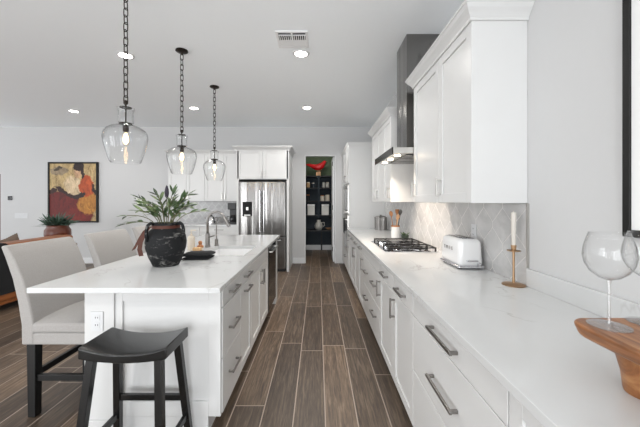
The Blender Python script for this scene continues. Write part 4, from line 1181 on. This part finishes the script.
# ---------------------------------------------------------------- refrigerator wall
FY = 6.0
t = thing('refrigerator', 'stainless French-door refrigerator with ice dispenser on the back wall', 'refrigerator', (-1.095, 6.4, 0))
RX0, RX1 = -1.552, -0.640
b = BM(); box(b, RX0, RX1, FY + 0.07, 6.80, 0.02, 1.785); obj('body', b, 'dark_steel', t, bevel=0.004)
mp = mapper(FY + 0.068, '-y'); xm = (RX0 + RX1) / 2
b = BM(); mbox(b, mp, RX0, xm - 0.003, 0, 0.065, 0.705, 1.78); kL = obj('left_door', b, 'steel', t, bevel=0.008, seg=3)
b = BM(); mbox(b, mp, xm + 0.003, RX1, 0, 0.065, 0.705, 1.78); kR = obj('right_door', b, 'steel', t, bevel=0.008, seg=3)
b = BM(); mbox(b, mp, RX0, RX1, 0, 0.065, 0.06, 0.695); kF = obj('freezer_drawer', b, 'steel', t, bevel=0.008, seg=3)
b = BM(); mbox(b, mp, RX0 + 0.01, RX1 - 0.01, -0.02, 0.01, 0.0, 0.055); obj('kick_grille', b, 'dark_plastic', t)
def fridge_pull(k, p, q):
    b = BM(); p, q = Vector(p), Vector(q); d = (q - p).normalized()
    tube(b, [p + Vector((0, 0, 0)), q], 0.013, 14)
    for c in (p + d * 0.03, q - d * 0.03): tube(b, [c + Vector((0, 0.056, 0)), c], 0.009, 10)
    obj('handle', b, 'chrome', k, smooth='auto')
fridge_pull(kL, (xm - 0.04, FY - 0.052, 0.80), (xm - 0.04, FY - 0.052, 1.60))
fridge_pull(kR, (xm + 0.04, FY - 0.052, 0.80), (xm + 0.04, FY - 0.052, 1.60))
fridge_pull(kF, (RX0 + 0.08, FY - 0.052, 0.63), (RX1 - 0.08, FY - 0.052, 0.63))
b = BM(); mbox(b, mp, -1.485, -1.295, 0.0645, 0.068, 1.10, 1.385); k2 = obj('ice_dispenser', b, 'black_gloss', kL, bevel=0.003)
b = BM(); mbox(b, mp, -1.45, -1.33, 0.068, 0.078, 1.115, 1.13); mbox(b, mp, -1.41, -1.37, 0.068, 0.08, 1.22, 1.28); obj('dispenser_tray', b, 'steel_plain', kL)
# surround
t = thing('refrigerator_surround', 'white cabinet with side panels and two doors above the refrigerator', 'cabinet', (-1.095, 6.45, 0))
b = BM(); box(b, -0.622, -0.575, 6.04, BACK - 0.0005, 0, 2.44); obj('right_panel', b, 'cab', t, bevel=0.002)
b = BM(); box(b, -1.615, -1.57, 6.04, BACK - 0.0005, 0, 2.44); obj('left_panel', b, 'cab', t, bevel=0.002)
b = BM(); box(b, -1.57, -0.622, 6.06, BACK - 0.0005, 1.83, 2.44); obj('body', b, 'cab', t)
mp = mapper(6.06, '-y')
for a0, a1, hc in ((-1.60, -1.097, -1.13), (-1.093, -0.59, -1.06)):
    b = BM(); shaker(b, mp, a0, a1, 1.84, 2.41); k = obj('door', b, 'cab', t, bevel=0.002); pull(k, mp, hc, 0.13, True, 1.93, mat='steel_plain')
b = BM()
crown(b, [lambda d: (-1.615 - d, 6.435), lambda d: (-1.615 - d, 6.04 - d), lambda d: (-0.575 + d, 6.04 - d), lambda d: (-0.575 + d, BACK - 0.001)], [(d, z - 0.025) for d, z in CROWN])
obj('crown_moulding', b, 'cab', t)

def upper_back(label, x0, x1, left_ret):
    yf = 6.53
    t = thing('upper_cabinet', label, 'cabinet', ((x0 + x1) / 2, 6.69, 1.41))
    b = BM(); box(b, x0, x1, yf, BACK - 0.0005, 1.40, 2.44); obj('body', b, 'cab', t)
    mp = mapper(yf, '-y'); xm = (x0 + x1) / 2
    for a0, a1, hc in ((x0, xm, xm - 0.035), (xm, x1, xm + 0.035)):
        b = BM(); shaker(b, mp, a0 + 0.002, a1 - 0.002, 1.402, 2.41); k = obj('door', b, 'cab', t, bevel=0.002); pull(k, mp, hc, 0.13, True, 1.50, mat='steel_plain')
    b = BM()
    f = [lambda d: (x0, yf - 0.02 - d), lambda d: (x1, yf - 0.02 - d)]
    if left_ret: f = [lambda d: (x0 - d, BACK - 0.001), lambda d: (x0 - d, yf - 0.02 - d), lambda d: (x1, yf - 0.02 - d)]
    crown(b, f, [(d, z - 0.025) for d, z in CROWN]); obj('crown_moulding', b, 'cab', t)
upper_back('white two-door upper cabinet farthest left on the back wall, behind the middle pendant', -3.20, -2.421, True)
upper_back('white two-door upper cabinet adjoining the refrigerator, above the coffee maker', -2.42, -1.617, False)
for lab, a0, a1 in (('white base cabinet on the back wall, farther left, behind the island faucet', -3.20, -2.42), ('white base cabinet on the back wall beside the refrigerator', -2.418, -1.618)):
    m_ = (a0 + a1) / 2
    base_cab(lab, 6.25, 6.845, '-y', a0, a1, [dict(u=(a0, a1), z=DZ1, slab=True, pulls=[(m_, 0.19, False, 0.812)]),
             dict(u=(a0, m_), z=(0.115, 0.750), pulls=[(m_ - 0.035, 0.14, True, 0.63)]), dict(u=(m_, a1), z=(0.115, 0.750), pulls=[(m_ + 0.035, 0.14, True, 0.63)])])
b = BM(); box(b, -3.22, -1.617, 6.21, BACK - 0.0125, 0.884, 0.914); single('countertop', b, 'quartz', 'short white quartz worktop on the back wall left of the refrigerator', 'countertop', bevel=0.002)

t = thing('coffee_maker', 'black drip coffee maker on the back counter beside the refrigerator', 'coffee maker', (-1.80, 6.5, 0.914))
b = BM(); box(b, -1.90, -1.72, 6.40, 6.66, 0.9142, 0.95); obj('base', b, 'dark_plastic', t, bevel=0.006)
b = BM(); box(b, -1.90, -1.72, 6.56, 6.66, 0.95, 1.28); obj('water_tank', b, 'dark_plastic', t, bevel=0.008)
b = BM(); box(b, -1.90, -1.72, 6.40, 6.66, 1.22, 1.36); obj('brew_head', b, 'dark_plastic', t, bevel=0.012)
b = BM(); lathe(b, [(0, 0.951), (0.06, 0.951), (0.07, 1.0), (0.062, 1.07), (0.045, 1.10), (0, 1.10)], (-1.81, 6.47), 24); k = obj('carafe', b, 'black_gloss', t, smooth='auto')
b = BM(); tube(b, [(-1.87, 6.43, 1.08), (-1.91, 6.41, 1.07), (-1.91, 6.41, 1.0), (-1.875, 6.43, 0.985)], 0.008, 8); obj('carafe_handle', b, 'dark_plastic', k)
t = thing('kettle', 'small polished kettle on the back counter, seen through the faucet arch', 'kettle', (-2.27, 6.5, 0.914))
b = BM(); lathe(b, [(0, 0.9142), (0.085, 0.9142), (0.088, 0.93), (0.07, 1.02), (0.05, 1.07), (0, 1.075)], (-2.27, 6.5), 28); obj('body', b, 'chrome', t, smooth='auto')
b = BM(); lathe(b, [(0, 1.075), (0.035, 1.075), (0.02, 1.085), (0.012, 1.105), (0, 1.107)], (-2.27, 6.5), 20); obj('lid', b, 'dark_plastic', t, smooth='auto')
b = BM(); tube(b, [(-2.20, 6.5, 1.04), (-2.14, 6.5, 1.06), (-2.13, 6.5, 1.0), (-2.19, 6.5, 0.95)], 0.009, 8); obj('kettle_handle', b, 'dark_plastic', t, smooth=True)
b = BM(); tube(b, [(-2.34, 6.49, 0.98), (-2.38, 6.48, 1.02), (-2.40, 6.48, 1.06)], 0.01, 8); obj('spout', b, 'chrome', t, smooth='auto')

# ---------------------------------------------------------------- pantry contents
SH = [0.60, 1.01, 1.40, 1.775, 2.10]
t = thing('recessed_light', 'added unseen ceiling light that brightens the pantry', 'ceiling light', (0.05, 7.7, CEIL), 'recessed ceiling lights')
b = BM(); lathe(b, [(0.066, CEIL - 0.0005), (0.095, CEIL - 0.0005), (0.093, CEIL - 0.006), (0.068, CEIL - 0.009)], (0.05, 7.7), 32, closed=True); obj('trim_ring', b, 'trim', t, smooth='auto')
b = BM(); cyl(b, (0.05, 7.7), 0.067, CEIL - 0.006, CEIL - 0.0008, 28); obj('diffuser', b, 'lamp', t)
lamp('downlight_lamp', t, (0.05, 7.7, CEIL - 0.02), 'POINT', 13, (1, 0.95, 0.88), 0.07)  # added lamp, never in view, to lift the dark pantry
names = ['lowest black pantry shelf', 'second black pantry shelf from the floor', 'middle black pantry shelf of five', 'fourth black pantry shelf from the floor, under the top one', 'top black pantry shelf, under the red bird']
shelf_items = {}
for z, lab in zip(SH, names):
    if z == 0.60: continue
    t = thing('pantry_shelf', lab, 'shelf', (0.1, 8.58, z - 0.03))
    b = BM(); box(b, -0.995, 1.205, 8.40, 8.755, z - 0.03, z); obj('shelf_board', b, 'shelf', t, bevel=0.002)
    for x in (-0.7, 0.02, 0.8):
        b = BM(); beam(b, (x, 8.75, z - 0.20), (x, 8.50, z - 0.035), 0.02); obj('bracket', b, 'shelf', t)
b = BM(); box(b, -0.005, 0.045, 8.375, 8.40, 0.93, 2.10); single('shelf_upright', b, 'navy', 'narrow grey upright running down the middle of the pantry shelves', 'post')

t = thing('bird_figurine', 'glossy red bird figurine on a pale wood block on the top pantry shelf', 'figurine', (0.02, 8.52, 2.10))
b = BM(); box(b, -0.055, 0.075, 8.47, 8.57, 2.1005, 2.21); obj('block', b, 'block', t, bevel=0.004)
b = BM(); tube(b, [(0.0, 8.52, 2.205), (0.0, 8.52, 2.27)], 0.008, 8); tube(b, [(0.04, 8.52, 2.205), (0.03, 8.52, 2.27)], 0.008, 8); obj('bird_leg', b, 'block', t)
b = BM()
pts = [(-0.34, 2.40), (-0.25, 2.385), (-0.15, 2.35), (-0.05, 2.32), (0.05, 2.33), (0.12, 2.38), (0.165, 2.44), (0.19, 2.475), (0.215, 2.49)]
tube(b, [(x, 8.52, z + 0.02) for x, z in pts], 0.05, 16, rads=[0.012, 0.035, 0.058, 0.082, 0.092, 0.078, 0.052, 0.05, 0.02]); obj('bird_body', b, 'red', t, smooth=True)
b = BM()
lathe(b, [(0, 2.535), (0.014, 2.50), (0.05, 2.475)], (0.17, 8.52), 12, sy=0.5); obj('crest', b, 'red', t, smooth=True)
b = BM(); tube(b, [(0.215, 8.52, 2.50), (0.255, 8.52, 2.495)], 0.012, 8, rads=[0.02, 0.003]); obj('beak', b, 'amber', t)

def jar(name, x, y, z, r, h, mat, lid, label, cat):
    t = thing(name, label, cat, (x, y, z), 'containers on the pantry shelves')
    b = BM(); lathe(b, [(0, z + 0.0005), (r, z + 0.0005), (r, z + h * 0.82), (r * 0.8, z + h * 0.86), (0, z + h * 0.86)], (x, y), 18); obj('body', b, mat, t, smooth='auto')
    b = BM(); lathe(b, [(0, z + h * 0.861), (r * 0.86, z + h * 0.861), (r * 0.86, z + h), (0, z + h)], (x, y), 18); obj('lid', b, lid, t, smooth='auto')
jar('storage_jar', -0.275, 8.50, 1.775, 0.05, 0.15, 'sponge', 'cream', 'tan jar at the left end of the fourth pantry shelf', 'jar')
jar('storage_jar', -0.135, 8.50, 1.775, 0.045, 0.13, 'navy', 'cream', 'dark jar with pale lid beside the tan jar, fourth pantry shelf', 'jar')
jar('tin_can', 0.16, 8.50, 1.775, 0.045, 0.15, 'paper_can', 'steel_plain', 'pale tin just right of the pantry upright, fourth shelf', 'can')
jar('tin_can', 0.265, 8.50, 1.775, 0.045, 0.15, 'paper_can', 'cream', 'pale tin with cream lid at the right of the fourth pantry shelf', 'can')
jar('storage_jar', -0.28, 8.50, 1.40, 0.05, 0.18, 'shelf', 'amber', 'dark jar with amber lid at the left of the middle pantry shelf', 'jar')
jar('cookie_jar', 0.12, 8.49, 1.40, 0.06, 0.16, 'cream', 'amber', 'cream jar just right of the pantry upright, middle shelf', 'jar')
jar('cookie_jar', 0.265, 8.50, 1.40, 0.06, 0.20, 'cream', 'dark_plastic', 'cream jar with black lid at the right of the middle pantry shelf', 'jar')
for x, w, lab in ((-0.19, 0.20, 'white box left of the pantry upright, second shelf from the floor'), (0.20, 0.20, 'white box right of the pantry upright, second shelf from the floor')):
    t = thing('storage_box', lab, 'box', (x, 8.52, 1.01))
    b = BM(); box(b, x - w / 2, x + w / 2, 8.43, 8.62, 1.0105, 1.27); obj('body', b, 'paper_can', t, bevel=0.006)
    b = BM(); box(b, x - w / 2 - 0.004, x + w / 2 + 0.004, 8.426, 8.624, 1.27, 1.31); obj('lid', b, 'plastic', t, bevel=0.004)
# low pantry worktop with a white jug
t = thing('pantry_shelf', 'lowest and deepest black pantry shelf, with the white jug', 'shelf', (0.1, 8.5, 0.57))
b = BM(); box(b, -0.995, 1.205, 8.28, 8.755, 0.57, 0.60); obj('shelf_board', b, 'shelf', t, bevel=0.002)
b = BM()
for x in (-0.9, 0.1, 1.1): box(b, x - 0.02, x + 0.02, 8.70, 8.75, 0.0, 0.57)
obj('support', b, 'shelf', t)
t = thing('jug', 'white jug standing on the lowest pantry shelf', 'jug', (0.02, 8.42, 0.60))
b = BM(); lathe(b, [(0, 0.6005), (0.07, 0.6005), (0.11, 0.66), (0.115, 0.72), (0.08, 0.80), (0.05, 0.84), (0.062, 0.88), (0.055, 0.88), (0.045, 0.84), (0, 0.82)], (0.02, 8.42), 28); obj('body', b, 'paper_can', t, smooth=True)
b = BM(); tube(b, [(0.09, 8.42, 0.80), (0.17, 8.42, 0.81), (0.18, 8.42, 0.73), (0.12, 8.42, 0.68)], 0.011, 8); obj('handle', b, 'paper_can', t, smooth=True)
t = thing('serving_bowl', 'pale low bowl right of the jug on the lowest pantry shelf', 'bowl', (0.28, 8.45, 0.60))
b = BM(); lathe(b, [(0, 0.6005), (0.04, 0.6005), (0.10, 0.66), (0.095, 0.66), (0.04, 0.615), (0, 0.612)], (0.30, 8.45), 24); obj('body', b, 'tan_cloth', t, smooth=True)

# ---------------------------------------------------------------- living room at left
t = thing('framed_painting', 'black-framed abstract figure painting in reds and ochres on the back wall', 'painting', (-5.475, BACK, 0.92))
px0, px1, pz0, pz1 = -6.03, -4.92, 0.92, 2.27
b = BM(); w = 0.035; y0, y1 = BACK - 0.05, BACK - 0.0005
box(b, px0, px0 + w, y0, y1, pz0, pz1); box(b, px1 - w, px1, y0, y1, pz0, pz1); box(b, px0 + w, px1 - w, y0, y1, pz0, pz0 + w); box(b, px0 + w, px1 - w, y0, y1, pz1 - w, pz1)
obj('frame', b, 'black_metal', t, bevel=0.002)
b = BM(); box(b, px0 + w, px1 - w, BACK - 0.035, BACK - 0.001, pz0 + w, pz1 - w); obj('canvas', b, 'painting', t)

t = thing('sofa', 'cognac leather sofa with its back to the island at left', 'sofa', (-4.35, 3.72, 0))
b = BM(); box(b, -4.85, -3.92, 2.60, 4.88, 0.10, 0.30); obj('base', b, 'leather', t, bevel=0.02, seg=3)
b = BM(); box(b, -4.14, -3.90, 2.60, 4.88, 0.14, 0.865); obj('back', b, 'leather', t, bevel=0.04, seg=4, smooth='auto')
for y0, y1 in ((2.60, 2.80), (4.68, 4.88)):
    b = BM(); box(b, -4.85, -4.14, y0, y1, 0.16, 0.64); obj('arm', b, 'leather', t, bevel=0.04, seg=4, smooth='auto')
for y0, y1 in ((2.81, 3.735), (3.745, 4.67)):
    b = BM(); box(b, -4.87, -4.15, y0, y1, 0.30, 0.46); obj('seat_cushion', b, 'leather', t, bevel=0.04, seg=4, smooth='auto')
for x in (-4.78, -3.98):
    for y in (2.68, 4.80):
        b = BM(); leg4(b, (x, y, 0.11), (x, y, 0), 0.05, 0.035); obj('leg', b, 'black_leg', t)
b = BM()
pr = [(-3.890, 0.24), (-3.887, 0.55), (-3.887, 0.83), (-3.893, 0.874), (-3.96, 0.880), (-4.08, 0.880), (-4.147, 0.874), (-4.152, 0.83), (-4.152, 0.60)]
inn = [(-3.897, 0.24), (-3.896, 0.55), (-3.896, 0.828), (-3.902, 0.8668), (-3.96, 0.8665), (-4.08, 0.8665), (-4.138, 0.8668), (-4.1435, 0.828), (-4.1435, 0.60)]
poly = pr + inn[::-1]
prism(b, poly, lambda p: (p[0], 3.05, p[1]), lambda p: (p[0], 3.80 + (min(0.40, max(0.0, 1.6 * (0.87 - p[1]))) if p[0] > -4 else 0), p[1]))
single('throw_blanket', b, 'black_cloth', 'black throw blanket draped over the back of the leather sofa at left edge', 'blanket')
def cushion(x, y, z, w, h, th, yaw, mat, label, tilt=0.25):
    b = BM(); n = 8
    F, K = [], []
    for i in range(n + 1):
        for sgn, L in ((1, F), (-1, K)):
            row = []
            for j in range(n + 1):
                u, v = -1 + 2 * i / n, -1 + 2 * j / n
                bul = max(0, (1 - u ** 4) * (1 - v ** 4)) ** 0.5
                k = 1 - 0.06 * (1 - abs(u * v))
                row.append(b.verts.new((sgn * th / 2 * bul, u * w / 2 * k, v * h / 2 * k)))
            L.append(row)
    for L in (F, K):
        for i in range(n):
            for j in range(n): b.faces.new((L[i][j], L[i + 1][j], L[i + 1][j + 1], L[i][j + 1]))
    bmesh.ops.remove_doubles(b, verts=b.verts[:], dist=0.0005)
    mt = Matrix.Translation((x, y, z)) @ Matrix.Rotation(yaw, 4, 'Z') @ Matrix.Rotation(tilt, 4, 'Y') @ Matrix.Rotation(PI / 12, 4, 'X')
    for v in b.verts: v.co = mt @ v.co
    single('cushion', b, mat, label, 'cushion', smooth=True)
cushion(-4.36, 4.30, 0.705, 0.38, 0.38, 0.14, 0.1, 'taupe_cloth', 'taupe cushion peeking above the leather sofa back', 0.0)
cushion(-4.36, 3.84, 0.695, 0.36, 0.36, 0.14, -0.1, 'tan_cloth', 'tan cushion peeking above the sofa back at left, beside the taupe one', 0.0)

tx, ty = -4.69, 5.50
t = thing('side_table', 'round dark wood side table beyond the leather sofa, under the russet pot', 'table', (tx, ty, 0))
b = BM(); lathe(b, [(0, 0.58), (0.27, 0.58), (0.275, 0.59), (0.275, 0.61), (0.27, 0.615), (0, 0.615)], (tx, ty), 36); obj('tabletop', b, 'walnut', t, smooth='auto')
b = BM(); lathe(b, [(0, 0), (0.18, 0), (0.17, 0.02), (0.04, 0.05), (0.03, 0.3), (0.05, 0.58), (0, 0.58)], (tx, ty), 24); obj('pedestal', b, 'walnut', t, smooth='auto')
t = thing('potted_fern', 'russet glazed pot with grey-green foliage below the painting', 'plant', (tx, ty, 0.615))
b = BM(); lathe(b, [(0, 0.6155), (0.12, 0.6155), (0.17, 0.70), (0.195, 0.80), (0.19, 0.88), (0.155, 0.94), (0.165, 0.965), (0.15, 0.965), (0.13, 0.93), (0, 0.92)], (tx, ty), 32); obj('pot', b, 'terracotta', t, smooth=True)
b = BM(); rn = random.Random(5)
for i in range(230):
    a = rn.uniform(0, 2 * PI); r = rn.uniform(0, 0.13); el = rn.uniform(0.05, 1.0)
    leafy(b, (tx + r * math.cos(a), ty + r * math.sin(a), 0.94 + 0.06 * rn.random()), (math.cos(a) * (1.1 - el * 0.7), math.sin(a) * (1.1 - el * 0.7), el), rn.uniform(0.12, 0.26), rn.uniform(0.018, 0.032), Vector((rn.uniform(-.5, .5), rn.uniform(-.9, 0), 1)))
obj('fern_leaves', b, 'leaf2', t, smooth=True)
